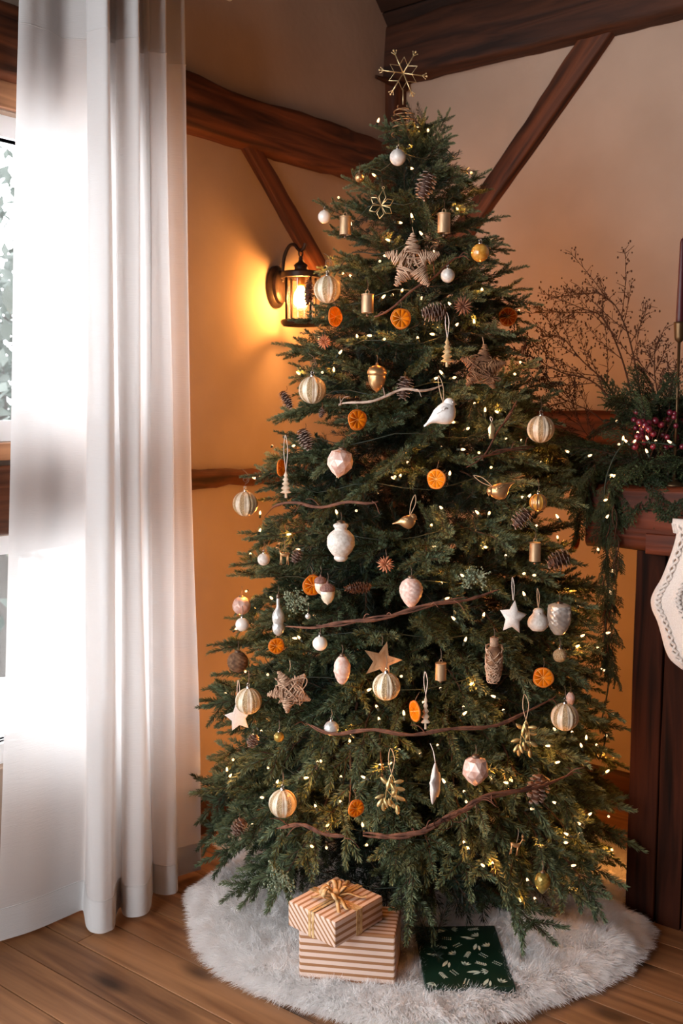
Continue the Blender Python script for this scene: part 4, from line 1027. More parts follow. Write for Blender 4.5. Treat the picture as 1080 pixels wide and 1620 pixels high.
place('mistletoe_ornament', o_mistletoe, 831, 1168, 'dark gold mistletoe sprig near the fireplace', 'ornament', 'mistletoe sprigs on the tree', w=44, h=62, seed=2, off=0.05, clear=28)
place('berry_sprig', o_sprig, 468, 950, 'frosted green berry sprig beside the silver pinecone', 'sprig', 'frosted sprigs on the tree', w=36, h=36, seed=1, off=0.0, clear=16)
place('berry_sprig', o_sprig, 751, 912, 'frosted green berry sprig right of the blush teardrop', 'sprig', 'frosted sprigs on the tree', w=40, h=30, seed=2, off=0.02, clear=14)
place('berry_sprig', o_sprig, 446, 1388, 'frosted green berry sprig low behind the gifts', 'sprig', 'frosted sprigs on the tree', w=56, h=46, seed=3, off=0.03, clear=16)
place('clip_ornament', o_feltstar, 777, 682, 'small pale gold clip beside a curved vine', 'ornament', G, w=12, h=30, m=M_palegold, tip=0.8, hang=8, off=0.05, clear=14)

# --- woven vine swags around the tree
def vine(label, pts, m, strands=3, r=0.0032, seed=0, off=0.045, amp=0.0045, loops=0):
    rr = random.Random(seed)
    ws = [P(x, y, surf_Y(x, y, off)) for x, y in pts]
    o0 = ws[0].copy(); mb = MB(); path = catmull(ws, 9)
    for q in range(strands):
        ph = rr.uniform(0, 6); i0 = rr.randrange(0, max(1, len(path) // 5)) if q else 0; i1 = len(path) - (rr.randrange(0, max(1, len(path) // 4)) if q else 0)
        pp = [path[i] - o0 + Vector((0, amp * 0.6 * math.cos(i * 0.35 + ph), amp * math.sin(i * 0.35 + ph))) for i in range(i0, i1)]
        if len(pp) < 4: continue
        rad = r * rr.uniform(0.7, 1.15)
        mb.tube(pp, [rad * (0.45 + 0.55 * min(1, min(k, len(pp) - 1 - k) / 6)) * rr.uniform(.85, 1.15) for k in range(len(pp))], 6)
    for q in range(4 + loops * 2):
        i = rr.randrange(len(path)); a = path[i] - o0; d = Vector((rr.uniform(-1, 1), rr.uniform(-.6, .1), rr.uniform(-.7, .7))) * 0.045
        mb.tube(catmull([a, a + d * 0.5 + Vector((0, 0, 0.008)), a + d], 5), [r * 0.4 * (1 - k / 14) + 0.0003 for k in range(11)], 5)
    for q in range(loops):
        i = rr.randrange(len(path) // 4, len(path) // 2); a = path[i] - o0
        mb.tube([a + Vector((0.018 * math.cos(t * 0.6) + t * 0.0015, -0.006, 0.014 * math.sin(t * 0.6))) for t in range(16)], r * 0.28, 5)
    o = mb.build('vine_swag', m, None, o0)
    tag(o, label, 'vine', 'woven vines on the tree')
    for (x, y) in [((pts[i][0] * (1 - f) + pts[i + 1][0] * f), (pts[i][1] * (1 - f) + pts[i + 1][1] * f)) for i in range(len(pts) - 1) for f in (0.0, 0.33, 0.66)]:
        ORN.append((x, y, 5, surf_Y(x, y, off)))
vine('silvery twig reaching right to the white bird string', [(536, 642), (580, 634), (630, 620), (664, 616), (700, 611)], M_vine_s, 2, seed=1)
vine('brown woven vine below the left whitewashed tree', [(430, 801), (470, 797), (515, 800), (560, 796), (598, 792)], M_vine, 3, seed=2)
vine('reddish vine rising across the tree below the blush teardrop', [(452, 994), (500, 990), (555, 985), (610, 975), (680, 958), (740, 946), (788, 936)], M_vine, 3, seed=3)
vine('long reddish vine behind the small silver swirled ball', [(484, 1147), (520, 1158), (580, 1157), (640, 1160), (700, 1157), (770, 1148), (830, 1130), (880, 1098)], M_vine, 3, seed=4)
vine('thick looping vine, lowest across the front of the tree', [(574, 1319), (620, 1324), (665, 1316), (700, 1298), (735, 1280), (765, 1262), (830, 1248), (905, 1226)], M_vine, 4, seed=5, loops=3, r=0.0036)
vine('short brown vine end at the lowest left', [(438, 1308), (475, 1307), (510, 1316), (545, 1326)], M_vine, 2, seed=6)
vine('thin curved vine beside the pale gold clip', [(738, 742), (768, 715), (790, 680), (806, 655), (818, 636)], M_vine, 1, seed=7, r=0.0028)
vine('thin vine running to the silvery ribbed ball', [(748, 728), (780, 716), (815, 712), (845, 704)], M_vine, 2, seed=8, r=0.0022)
vine('dark vine slanting up past a brass bell to the wicker star', [(592, 502), (630, 478), (668, 450), (700, 425), (725, 408)], M_vine, 2, seed=9, off=0.02)

# --- tree topper
tp = thing('tree_topper', 'gold wire snowflake topper on a coiled spring', 'tree topper', P(637, 200, TY - 0.01))
s0 = S(TY)
zc = 78 * s0
sf = MB()
for i in range(3):
    a = [-0.42, 0.55, 1.70][i]
    d = Vector((math.sin(a), 0, math.cos(a))); R0 = (36 if i < 2 else 36) * s0
    for sg in (1, -1):
        e = d * R0 * sg
        sf.tube([Vector((0, 0, zc)), Vector((0, 0, zc)) + e], 0.0016, 6); sf.ball(Vector((0, 0, zc)) + e, 0.0032, 8, 6)
        for da in (0.6, -0.6):
            dd = Vector((math.sin(a + da), 0, math.cos(a + da))) * sg
            sf.tube([Vector((0, 0, zc)) + e * 0.8, Vector((0, 0, zc)) + e * 0.8 + dd * 7 * s0], 0.0010, 5); sf.ball(Vector((0, 0, zc)) + e * 0.8 + dd * 7 * s0, 0.0018, 6, 5)
pts = star_pts(6, 24 * s0, 13 * s0, 0.06)
sf.tube([(x, 0.002, zc + z) for x, z in pts], 0.0012, 5, closed=True)
sf.tube([(0, 0, zc - 24 * s0), (0, 0, 32 * s0)], 0.0018, 6)
sf.build('snowflake', M_palegold, tp)
cl = MB()
cl.tube([((17 - 9 * max(0, (t - 70) / 30)) * s0 * math.cos(t * 2 * PI / 18), (17 - 9 * max(0, (t - 70) / 30)) * s0 * math.sin(t * 2 * PI / 18), (-16 + 46 * t / 100) * s0) for t in range(101)], 0.0017, 6)
cl.build('coil', M_brass, tp)

# ================================================================== CHRISTMAS TREE
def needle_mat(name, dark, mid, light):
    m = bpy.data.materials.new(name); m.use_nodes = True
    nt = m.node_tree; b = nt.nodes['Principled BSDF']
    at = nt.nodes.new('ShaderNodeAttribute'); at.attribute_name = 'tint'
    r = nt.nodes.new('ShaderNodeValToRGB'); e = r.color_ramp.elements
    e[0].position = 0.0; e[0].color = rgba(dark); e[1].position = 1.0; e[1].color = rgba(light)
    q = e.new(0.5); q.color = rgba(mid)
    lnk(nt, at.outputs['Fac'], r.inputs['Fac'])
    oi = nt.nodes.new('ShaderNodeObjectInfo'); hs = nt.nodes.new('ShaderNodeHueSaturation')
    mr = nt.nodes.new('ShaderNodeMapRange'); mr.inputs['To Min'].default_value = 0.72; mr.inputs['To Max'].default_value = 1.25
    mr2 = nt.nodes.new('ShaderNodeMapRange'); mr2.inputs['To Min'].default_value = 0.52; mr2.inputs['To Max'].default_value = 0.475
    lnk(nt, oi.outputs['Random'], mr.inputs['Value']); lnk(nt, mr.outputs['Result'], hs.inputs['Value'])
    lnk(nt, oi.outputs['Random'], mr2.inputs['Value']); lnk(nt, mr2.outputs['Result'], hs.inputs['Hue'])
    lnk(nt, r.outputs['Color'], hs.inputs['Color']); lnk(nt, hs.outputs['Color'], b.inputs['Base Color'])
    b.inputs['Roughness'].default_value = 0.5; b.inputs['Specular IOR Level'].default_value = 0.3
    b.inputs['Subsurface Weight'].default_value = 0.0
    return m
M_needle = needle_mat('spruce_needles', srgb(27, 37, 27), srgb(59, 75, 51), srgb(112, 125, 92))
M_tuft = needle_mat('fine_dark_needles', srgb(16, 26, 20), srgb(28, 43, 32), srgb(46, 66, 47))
M_twig = mat('brown_branch', srgb(58, 40, 26), rough=0.85)
M_trunk = mat('wrapped_trunk', srgb(48, 40, 28), rough=0.9, col2=srgb(62, 52, 34), scale=40)

def npv(v): return np.array([v[0], v[1], v[2]], float)
class Needles:
    def __init__(self): self.V = []; self.T = []; self.st = MB(); self.samples = []
    def twig(self, p0, d, ln, g, per_m=1900, nl=0.0205, wd=0.0013, flat=0.75, tint=0.5, ang=(54, 26), droop=0.1, stem=0.0016):
        d = npv(d); d /= np.linalg.norm(d); p0 = npv(p0)
        side = np.cross(d, [0, 0, 1.0]); side /= (np.linalg.norm(side) + 1e-9); up = np.cross(side, d)
        n = int(per_m * ln); t = (np.arange(n) + g.random(n)) / n
        ph = g.random(n) * 2 * PI
        rad = np.cos(ph)[:, None] * side + (np.sin(ph) * flat)[:, None] * up
        rad /= np.linalg.norm(rad, axis=1)[:, None]
        a = np.radians(ang[0] + (ang[1] - ang[0]) * t ** 1.5 + g.normal(0, 7, n))
        c = p0 + d * (t * ln)[:, None] - np.array([0, 0, 1.0]) * (droop * ln * t * t)[:, None]
        dd = d * np.cos(a)[:, None] + rad * np.sin(a)[:, None]
        L_ = nl * (0.8 + 0.35 * g.random(n)) * (1 - 0.35 * t ** 3)
        w = np.cross(dd, g.normal(0, 1, (n, 3))); w /= np.linalg.norm(w, axis=1)[:, None]; w *= wd
        tip = c + dd * L_[:, None]; mid = c + dd * (L_ * 0.5)[:, None]
        self.V.append(np.stack([c, mid + w, tip, mid - w], 1))
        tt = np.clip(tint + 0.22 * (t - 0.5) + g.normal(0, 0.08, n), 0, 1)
        self.T.append(np.repeat(np.stack([tt * 0.7, tt, np.clip(tt + 0.2, 0, 1), tt], 1)[:, None, :], 1, 1).reshape(n, 4))
        e = p0 + d * ln - np.array([0, 0, droop * ln])
        m_ = p0 + d * ln * 0.5 - np.array([0, 0, droop * ln * 0.25])
        self.st.tube([p0, m_, e], [stem, stem * 0.8, stem * 0.4], 4)
        self.samples += [e, m_, p0 * 0.25 + m_ * 0.75, m_ * 0.4 + e * 0.6]
    def mesh(self, name, mats):
        V = np.concatenate(self.V).reshape(-1, 3); n = len(V) // 4; sv = np.array(self.st.v, float).reshape(-1, 3); off = len(V)
        me = bpy.data.meshes.new(name)
        faces = np.arange(len(V)).reshape(-1, 4)
        allf = [tuple(f) for f in faces] + [tuple(i + off for i in f) for f in self.st.f]
        me.from_pydata(np.concatenate([V, sv]).tolist(), [], allf)
        for m in mats: me.materials.append(m)
        mi = np.zeros(len(allf), np.int32); mi[n:] = 1; me.polygons.foreach_set('material_index', mi)
        a = me.attributes.new('tint', 'FLOAT', 'POINT')
        a.data.foreach_set('value', np.concatenate([np.concatenate(self.T).ravel(), np.full(len(sv), 0.3)]).astype(np.float32))
        me.update()
        return me
def make_branch(seed, ln=0.30, per_m=1700, twl=0.120):
    g = np.random.default_rng(seed); N = Needles()
    cur = lambda t: np.array([ln * t, 0.012 * math.sin(t * 5 + seed), -0.05 * t * t + 0.02 * t])
    N.st.tube([cur(k / 8) for k in range(9)], [0.0035 * (1 - 0.6 * k / 8) for k in range(9)], 5)
    k = 0; t = 0.22
    while t < 0.93:
        for sg in ((1, -1) if seed % 2 else ((1,) if k % 2 else (-1,))):
            a = math.radians(g.uniform(34, 56)) * sg
            l = twl * (1.08 - 0.5 * t) * g.uniform(0.8, 1.15)
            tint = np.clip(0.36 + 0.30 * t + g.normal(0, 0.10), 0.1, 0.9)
            N.twig(cur(t), (math.cos(a), math.sin(a), g.uniform(-0.18, 0.30)), l, g, per_m, tint=tint)
            if l > 0.10:
                q = cur(t) + np.array([math.cos(a), math.sin(a), 0]) * l * 0.4
                N.twig(q, (math.cos(a - 0.7 * sg), math.sin(a - 0.7 * sg), g.uniform(-.1, .25)), l * 0.55, g, per_m, tint=tint)
        t += g.uniform(0.15, 0.20) if seed % 2 else g.uniform(0.085, 0.12); k += 1
    N.twig(cur(0.80), (1, g.uniform(-.1, .1), -0.12), ln * 0.20 + 0.065, g, per_m, tint=0.66)
    N.twig(cur(0.15), (1, 0, -0.05), ln * 0.68, g, per_m * 0.55, tint=0.35)
    return N
def make_tuft(seed):
    g = np.random.default_rng(seed + 100); N = Needles()
    for k in range(5):
        d = np.array([1.0, g.normal(0, .45), g.normal(0, .45)])
        N.twig((0, 0, 0), d, g.uniform(0.10, 0.17), g, 900, nl=0.030, wd=0.0009, flat=1.0, tint=g.uniform(.25, .6), ang=(62, 30))
    return N
BR = [make_branch(i, 0.30 if i < 6 else 0.24) for i in range(8)]
BR_ME = [n.mesh('branch', [M_needle, M_twig]) for n in BR]
BR_S = [np.array(n.samples) for n in BR]
FAR_ME = [make_branch(i, 0.30, 800).mesh('far_branch', [M_needle, M_twig]) for i in range(4)]
TU = [make_tuft(i) for i in range(4)]
TU_ME = [n.mesh('tuft', [M_tuft, M_twig]) for n in TU]

tree = thing('christmas_tree', 'tall green artificial spruce decorated with lights and ornaments', 'christmas tree', (TX, TY, 0))
tk = MB(); tk.tube([(0, 0, 0.03), (0.003, 0, 0.7), (-0.004, 0, 1.5), (0, 0, 2.17)], [0.022, 0.02, 0.014, 0.006], 10); tk.build('trunk', M_trunk, tree)
M_stand = mat('white_metal_stand', srgb(220, 216, 210), rough=0.5)
for k in range(4):
    a = PI / 4 + k * PI / 2 + 0.2
    lg = MB(); lg.tube([(0, 0, 0.16), (0.16 * math.cos(a), 0.16 * math.sin(a), 0.09), (0.30 * math.cos(a), 0.30 * math.sin(a), 0.065)], 0.010, 6); lg.build('stand_leg', M_stand, tree)

ORN_A = np.array(ORN + [(500, 1430, 34, 2.42), (560, 1430, 34, 2.42), (530, 1470, 50, 2.42), (590, 1500, 40, 2.42), (690, 1500, 34, 2.40), (750, 1500, 40, 2.40), (780, 1530, 40, 2.40), (700, 1540, 30, 2.40)])   # ornaments and gifts stay in view
_cum = np.cumsum([rz(0.12 + 2.03 * i / 400) ** 1.0 + 0.05 for i in range(401)]); _cum = _cum / _cum[-1]
def level(u): return 0.12 + 2.03 * float(np.interp(u, _cum, np.linspace(0, 1, 401)))
def wall_limit(az, z):
    """largest radius from the trunk in direction az that stays off walls and curtain"""
    d = Vector((math.cos(az), math.sin(az), 0)); lim = 9.0
    tp_ = Vector((TX, TY, 0)) - C; ta, tb = tp_.dot(U), tp_.dot(L)
    da, db = d.dot(U), d.dot(L)
    if da < -1e-6: lim = min(lim, (ta - 0.06) / -da)
    if db < -1e-6: lim = min(lim, (tb - 0.06) / -db)
    if da > 1e-6 and z < 1.3:
        r_ = (1.27 - ta) / da
        if tb + db * r_ < 0.82: lim = min(lim, r_)
    return lim
def branch_matrix(az, z, rad, el, roll, s, ln=0.30):
    r = min(rad, wall_limit(az, z))
    X = Vector((math.cos(az) * math.cos(el), math.sin(az) * math.cos(el), math.sin(el)))
    tip = Vector((r * math.cos(az), r * math.sin(az), z))
    Yv = Vector((-math.sin(az), math.cos(az), 0)); Z = X.cross(Yv)
    Yr = Yv * math.cos(roll) + Z * math.sin(roll); Zr = X.cross(Yr)
    o = tip - X * (ln * 1.12 * s)
    return Matrix(((X.x * s, Yr.x * s, Zr.x * s, o.x), (X.y * s, Yr.y * s, Zr.y * s, o.y), (X.z * s, Yr.z * s, Zr.z * s, o.z), (0, 0, 0, 1)))
def clear_of_ornaments(M, vi):
    A = np.array(M); pts = BR_S[vi] @ A[:3, :3].T + A[:3, 3] + np.array([TX, TY, 0])
    x, y, d = proj(pts)
    dx = x[:, None] - ORN_A[None, :, 0]; dy = y[:, None] - ORN_A[None, :, 1]
    hit = (np.hypot(dx, dy) < ORN_A[None, :, 2] * 0.92 + 6) & (d[:, None] < ORN_A[None, :, 3] + 0.012)
    return int(hit.sum())
rt = random.Random(21)
NB = 270
FRONT = -PI / 2
back_mats = []
for i in range(NB):
    u = (i + 0.5) / NB
    z0 = level(u); best = None
    for tr_ in range(16):
        z = z0 + rt.uniform(-0.03, 0.03)
        az = FRONT + (((i * 0.61803399) % 1.0) - 0.5) * math.radians(232) + rt.uniform(-0.12, 0.12) * (1 + tr_ * 0.15)
        f = z / 2.2
        s = (1.10 - 0.62 * f ** 1.3) * rt.uniform(0.85, 1.12)
        el = math.radians(-14 + 34 * f + rt.gauss(0, 15))
        if z < 0.34: el -= math.radians(rt.uniform(0, 22))
        rad = rz(z) * rt.uniform(0.88, 1.05) + 0.015 - 0.006 * tr_
        roll = rt.gauss(0, 0.5)
        vi = rt.randrange(8); ln = 0.30 if vi < 6 else 0.24
        M = branch_matrix(az, z, rad, el, roll, s, ln); h = clear_of_ornaments(M, vi)
        if best is None or h < best[0]: best = (h, M, vi)
        if h == 0: break
    if best[0] > 3:
        # no free spot: tuck the branch deeper into the tree
        M = branch_matrix(az, z, rad - 0.11, el, roll, s * 0.8, ln); best = (0, M, vi)
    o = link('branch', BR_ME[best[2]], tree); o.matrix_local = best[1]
# boughs that make the outline of the tree
for k, (x, y) in enumerate([(592, 186), (692, 184), (576, 242), (716, 238), (506, 314), (552, 268), (770, 350), (792, 408), (808, 468), (842, 526), (866, 640), (448, 548), (440, 532), (396, 742), (384, 902), (346, 1000), (320, 1108), (334, 1226), (975, 1185), (932, 908), (942, 1002)]):
    p = P(x, y, TY - 0.04 + 0.05 * math.sin(k * 2.1)); f = p.z / 2.2
    side = 0.0 if x > 650 else PI
    az = side + (0.10 if k % 2 else -0.15) * (1 if side else -1)
    M = branch_matrix(az, p.z, abs(p.x - TX), math.radians((30 if y < 330 else 6) + 8 * math.sin(k * 1.7)), rt.gauss(0, 0.5), 0.98 - 0.52 * f ** 1.3)
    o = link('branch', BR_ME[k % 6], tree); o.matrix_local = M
# crown tips round the topper
for k in range(9):
    az = k * 2.4; M = branch_matrix(az, 2.15 + 0.02 * (k % 3), 0.085 if k % 2 else 0.055, math.radians(38 + 12 * (k % 3)), rt.gauss(0, 0.5), 0.40)
    if clear_of_ornaments(M, k % 6) > 0: M = branch_matrix(az, 2.12, 0.05, math.radians(65), 0, 0.36)
    o = link('branch', BR_ME[k % 6], tree); o.matrix_local = M
# the far side and the inside of the crown, joined
def joined(name, items, mats):
    """items: (mesh, matrix) -> one mesh"""
    cache = {}
    VV = []; LT = []; LS = []; MI = []; TT = []; voff = 0
    for me, M in items:
        if me.name not in cache:
            v = np.empty(len(me.vertices) * 3); me.vertices.foreach_get('co', v)
            li = np.empty(len(me.loops), np.int32); me.loops.foreach_get('vertex_index', li)
            lt = np.empty(len(me.polygons), np.int32); me.polygons.foreach_get('loop_total', lt)
            mi = np.empty(len(me.polygons), np.int32); me.polygons.foreach_get('material_index', mi)
            ti = np.empty(len(me.vertices), np.float32); me.attributes['tint'].data.foreach_get('value', ti)
            cache[me.name] = (v.reshape(-1, 3), li, lt, mi, ti)
        v, li, lt, mi, ti = cache[me.name]; A = np.array(M)
        VV.append(v @ A[:3, :3].T + A[:3, 3]); LT.append(li + voff); LS.append(lt); MI.append(mi); TT.append(ti * float(rng.uniform(0.7, 1.1))); voff += len(v)
    V = np.concatenate(VV); LI = np.concatenate(LT); LTt = np.concatenate(LS)
    me = bpy.data.meshes.new(name)
    me.vertices.add(len(V)); me.vertices.foreach_set('co', V.ravel())
    me.loops.add(len(LI)); me.loops.foreach_set('vertex_index', LI)
    me.polygons.add(len(LTt)); me.polygons.foreach_set('loop_start', np.concatenate([[0], np.cumsum(LTt)[:-1]]).astype(np.int32))
    try: me.polygons.foreach_set('loop_total', LTt)
    except Exception: pass
    me.polygons.foreach_set('material_index', np.concatenate(MI))
    for m in mats: me.materials.append(m)
    a = me.attributes.new('tint', 'FLOAT', 'POINT'); a.data.foreach_set('value', np.concatenate(TT))
    me.update(calc_edges=True); me.validate()
    return me
items = []
for i in range(170):
    z = level((i + 0.5) / 170); az = PI / 2 + (((i * 0.618034) % 1.0) - 0.5) * math.radians(150)
    f = z / 2.2
    items.append((FAR_ME[i % 4], branch_matrix(az, z, rz(z) * rt.uniform(0.85, 1.0), math.radians(-8 + 30 * f + rt.gauss(0, 12)), rt.gauss(0, 0.4), 1.1 - 0.62 * f)))
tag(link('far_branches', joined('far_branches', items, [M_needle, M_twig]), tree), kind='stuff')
items = []
for i in range(850):
    z = level(rt.random()); az = FRONT + rt.uniform(-1, 1) * PI
    rr_ = rz(z) * rt.uniform(0.22, 0.84); f = z / 2.2; s = rt.uniform(0.8, 1.25) * (1.05 - 0.45 * f)
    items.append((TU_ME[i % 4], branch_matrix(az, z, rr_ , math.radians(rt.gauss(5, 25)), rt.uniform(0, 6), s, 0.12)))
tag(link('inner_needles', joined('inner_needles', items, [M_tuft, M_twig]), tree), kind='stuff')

# ================================================================== STRING LIGHTS ON THE TREE
M_led = emit('warm_bulb_glow', (1.0, 0.64, 0.32), 1.6, sample=False)
M_cable = mat('dark_green_cable', srgb(28, 40, 28), rough=0.6)
ls = thing('tree_light_string', 'string of small warm white bulbs wound through the tree', 'string lights', (TX, TY, 0.0))
bl_me = MB(); bl_me.lathe([(0.0022, 0.0), (0.0030, 0.003), (0.0030, 0.007), (0.0018, 0.011), (0.0004, 0.013)], 8)
bo = bl_me.build('bulb', M_led, ls); bulb_mesh = bo.data; bpy.data.objects.remove(bo)
so_me = MB(); so_me.lathe([(0.0028, -0.012), (0.0034, -0.010), (0.0034, 0.0005), (0.001, 0.001)], 7); soc = so_me.build('socket', M_cable, ls); sock_mesh = soc.data; bpy.data.objects.remove(soc)
rl = random.Random(5)
LIT_PX = [(661, 199), (597, 194), (647, 231), (677, 208), (594, 279), (648, 266), (672, 332), (535, 314), (720, 330), (652, 345), (630, 352), (668, 372), (617, 381), (555, 357), (640, 440), (610, 405), (690, 402), (600, 414), (556, 438), (540, 432),
          (635, 462), (664, 476), (604, 472), (620, 467), (762, 461), (713, 483), (750, 512), (720, 516), (687, 529), (661, 537), (607, 537), (588, 531), (565, 534), (536, 560), (528, 588), (510, 590), (686, 600), (825, 575), (815, 592), (778, 595), (700, 592), (716, 598),
          (751, 640), (767, 652), (789, 653), (795, 697), (826, 697), (738, 679), (719, 668), (729, 711), (757, 716), (698, 708), (632, 755), (624, 754), (646, 733), (564, 808), (533, 813), (533, 757), (411, 755), (405, 757), (430, 706), (462, 706), (396, 878), (410, 842), (453, 846), (475, 870),
          (624, 757), (711, 752), (776, 740), (700, 806), (757, 813), (773, 814), (828, 788), (835, 787), (681, 833), (690, 866), (770, 866), (800, 881), (846, 833), (883, 820), (830, 907), (847, 910), (737, 914), (733, 912), (697, 923), (704, 948), (719, 970), (720, 981), (764, 976), (830, 943), (915, 960), (918, 1007), (910, 1024), (735, 1015),
          (743, 1084), (784, 1103), (797, 1125), (733, 1120), (732, 1131), (697, 1090), (634, 1070), (639, 1132), (671, 1113), (600, 1140), (580, 1093), (597, 1120), (556, 1162), (475, 1011), (470, 1010), (424, 1067), (388, 1062), (357, 1098), (390, 935), (431, 948), (372, 996), (407, 1151), (413, 1158), (400, 1165),
          (369, 1201), (359, 1221), (362, 1230), (417, 1262), (437, 1240), (424, 1214), (480, 1231), (502, 1207), (508, 1205), (539, 1231), (553, 1171), (578, 1231), (600, 1212), (613, 1208), (632, 1188), (665, 1194), (693, 1181), (704, 1239), (735, 1254), (737, 1267), (777, 1233), (804, 1239), (812, 1236), (838, 1280), (878, 1207), (880, 1271), (927, 1170), (920, 1182), (958, 1222), (962, 1291), (914, 1321), (919, 1305), (899, 1321), (892, 1333), (857, 1341), (735, 1335), (741, 1345), (766, 1371), (779, 1368), (847, 1424), (823, 1428), (835, 1395), (900, 1408), (903, 1370), (515, 1307), (574, 1308), (579, 1337), (516, 1340), (495, 1340), (400, 1305), (540, 1270), (500, 1278),
          (878, 1155), (905, 1160), (870, 1180), (945, 1180), (930, 1290)]
pts_l = []
for (x, y) in LIT_PX:
    pts_l.append(P(x, y, min(surf_Y(x, y, rl.uniform(-0.085, -0.005)), TY + 0.01)))
for i in range(70):      # bulbs on the sides and back of the tree
    z = level((i + 0.5) / 70); az = PI / 2 + (((i * 0.618) % 1) - 0.5) * math.radians(190)
    r = min(rz(z) * rl.uniform(0.85, 1.0), wall_limit(az, z))
    pts_l.append(Vector((TX + r * math.cos(az), TY + r * math.sin(az), z)))
tips = []
for i, p in enumerate(pts_l):
    b_ = link('bulb', bulb_mesh, ls, p - Vector((TX, TY, 0)))
    b_.rotation_euler = (rl.uniform(-1.6, 1.6), rl.uniform(-1.6, 1.6), 0); tips.append(b_.rotation_euler.to_matrix() @ Vector((0, 0, 0.008)))
    s_ = link('socket', sock_mesh, b_)
# the light the bulbs give off
nb_l = 0
for i, p in enumerate(pts_l):
    back = i >= len(LIT_PX)
    if not back and i % 2: continue
    ld = bpy.data.lights.new('bulb_light', 'POINT'); ld.energy = 0.38 if back else 0.17; ld.color = (1.0, 0.37, 0.07); ld.shadow_soft_size = 0.0025
    lo = bpy.data.objects.new('bulb_light', ld); COL.objects.link(lo); lo.parent = ls; lo.location = p - Vector((TX, TY, 0)) + tips[i]
    nb_l += 1
cb = MB()
order = sorted(range(len(pts_l)), key=lambda i: pts_l[i].z)
hel = []
for i in range(520):
    t = i / 519; z = 0.14 + 1.95 * t; a = t * 2 * PI * 16; r = rz(z) * 0.80
    r = min(r, wall_limit(a, z))
    hel.append((r * math.cos(a), r * math.sin(a), z + 0.012 * math.sin(i * 1.3)))
cb.tube(hel, 0.0014, 4); cb.build('cable', M_cable, ls)

# ================================================================== FUR TREE SKIRT
M_furbase = mat('fur_backing', srgb(240, 234, 228), rough=0.95)
M_fur = cloth_mat('white_faux_fur', (0.975, 0.96, 0.95), transl=0.5, weave=0)
sk_c = Vector((TX, TY - 0.02, 0))
def skirt_limit(th):
    d = Vector((math.cos(th), math.sin(th), 0)); R0 = 0.665 + 0.012 * max(0.0, -math.sin(th)) + 0.015 * math.sin(3 * th + 1) + 0.012 * math.sin(7 * th)
    tp_ = sk_c - C; ta, tb = tp_.dot(U), tp_.dot(L); da, db = d.dot(U), d.dot(L)
    r = R0
    for _ in range(60):
        a, b = ta + da * r, tb + db * r
        amin = 0.06 if b < 1.12 else 0.06 + min(1, (b - 1.12) / 0.12) * 0.24
        bad = a < amin or b < 0.06 or (a > 1.285 and b < 0.80)
        if not bad: break
        r -= 0.012
    return r
def sk_h(th, f, r):
    x, y = r * math.cos(th), r * math.sin(th)
    e = min(1.0, (1 - f) / 0.10)
    h = 0.004 + 0.020 * math.sqrt(max(0, 1 - (1 - e) ** 2))
    h += 0.012 * noise.noise(Vector((x * 4, y * 4, 2.0))) * e
    squash = max(0.0, (0.668 - skirt_limit_c(th)) / 0.25)
    h += 0.05 * squash * math.exp(-((f - 0.86) / 0.10) ** 2)
    # folds: one at the curtain, one towards the fireplace
    q = math.degrees(th) % 360
    h += 0.050 * math.exp(-((q - 196 - 34 * (1 - f)) / 6.5) ** 2) * min(1, max(0, (f - 0.35) / 0.3)) * (0.35 + 0.65 * e)
    h += 0.030 * math.exp(-((q - 322 + 20 * (1 - f)) / 6) ** 2) * min(1, max(0, (f - 0.4) / 0.3)) * (0.35 + 0.65 * e)
    return max(h, 0.003)
_lim = [skirt_limit(2 * PI * k / 360) for k in range(361)]
def skirt_limit_c(th): return float(np.interp((th % (2 * PI)) / (2 * PI) * 360, np.arange(361), _lim))
skt = thing('tree_skirt', 'round white faux fur tree skirt on the plank floor', 'tree skirt', sk_c)
NT, NR = 144, 28
grid = np.zeros((NR + 1, NT, 3))
for i in range(NR + 1):
    f = 0.04 + 0.96 * (i / NR) ** 0.8
    for j in range(NT):
        th = 2 * PI * j / NT; r = f * skirt_limit_c(th)
        grid[i, j] = (r * math.cos(th), r * math.sin(th), sk_h(th, f, r))
sm = MB(); sm.rings([[tuple(p) for p in grid[i]] for i in range(NR + 1)], cap=False)
low = grid[NR].copy(); low[:, 2] = 0.001; sm.rings([[tuple(p) for p in grid[NR]], [tuple(p) for p in low]], cap=False)
sm.build('fabric', M_furbase, skt)
GZ = None
def skirt_z(x, y):
    d = Vector((x, y, 0)) - sk_c; th = math.atan2(d.y, d.x); lim = skirt_limit_c(th); f = d.length / lim
    return sk_h(th, min(f, 1.0), d.length) if f <= 1 else 0.0
# gifts press the pile flat under them: footprints (centre x, y, half w, half d, yaw)
GIFTS = []
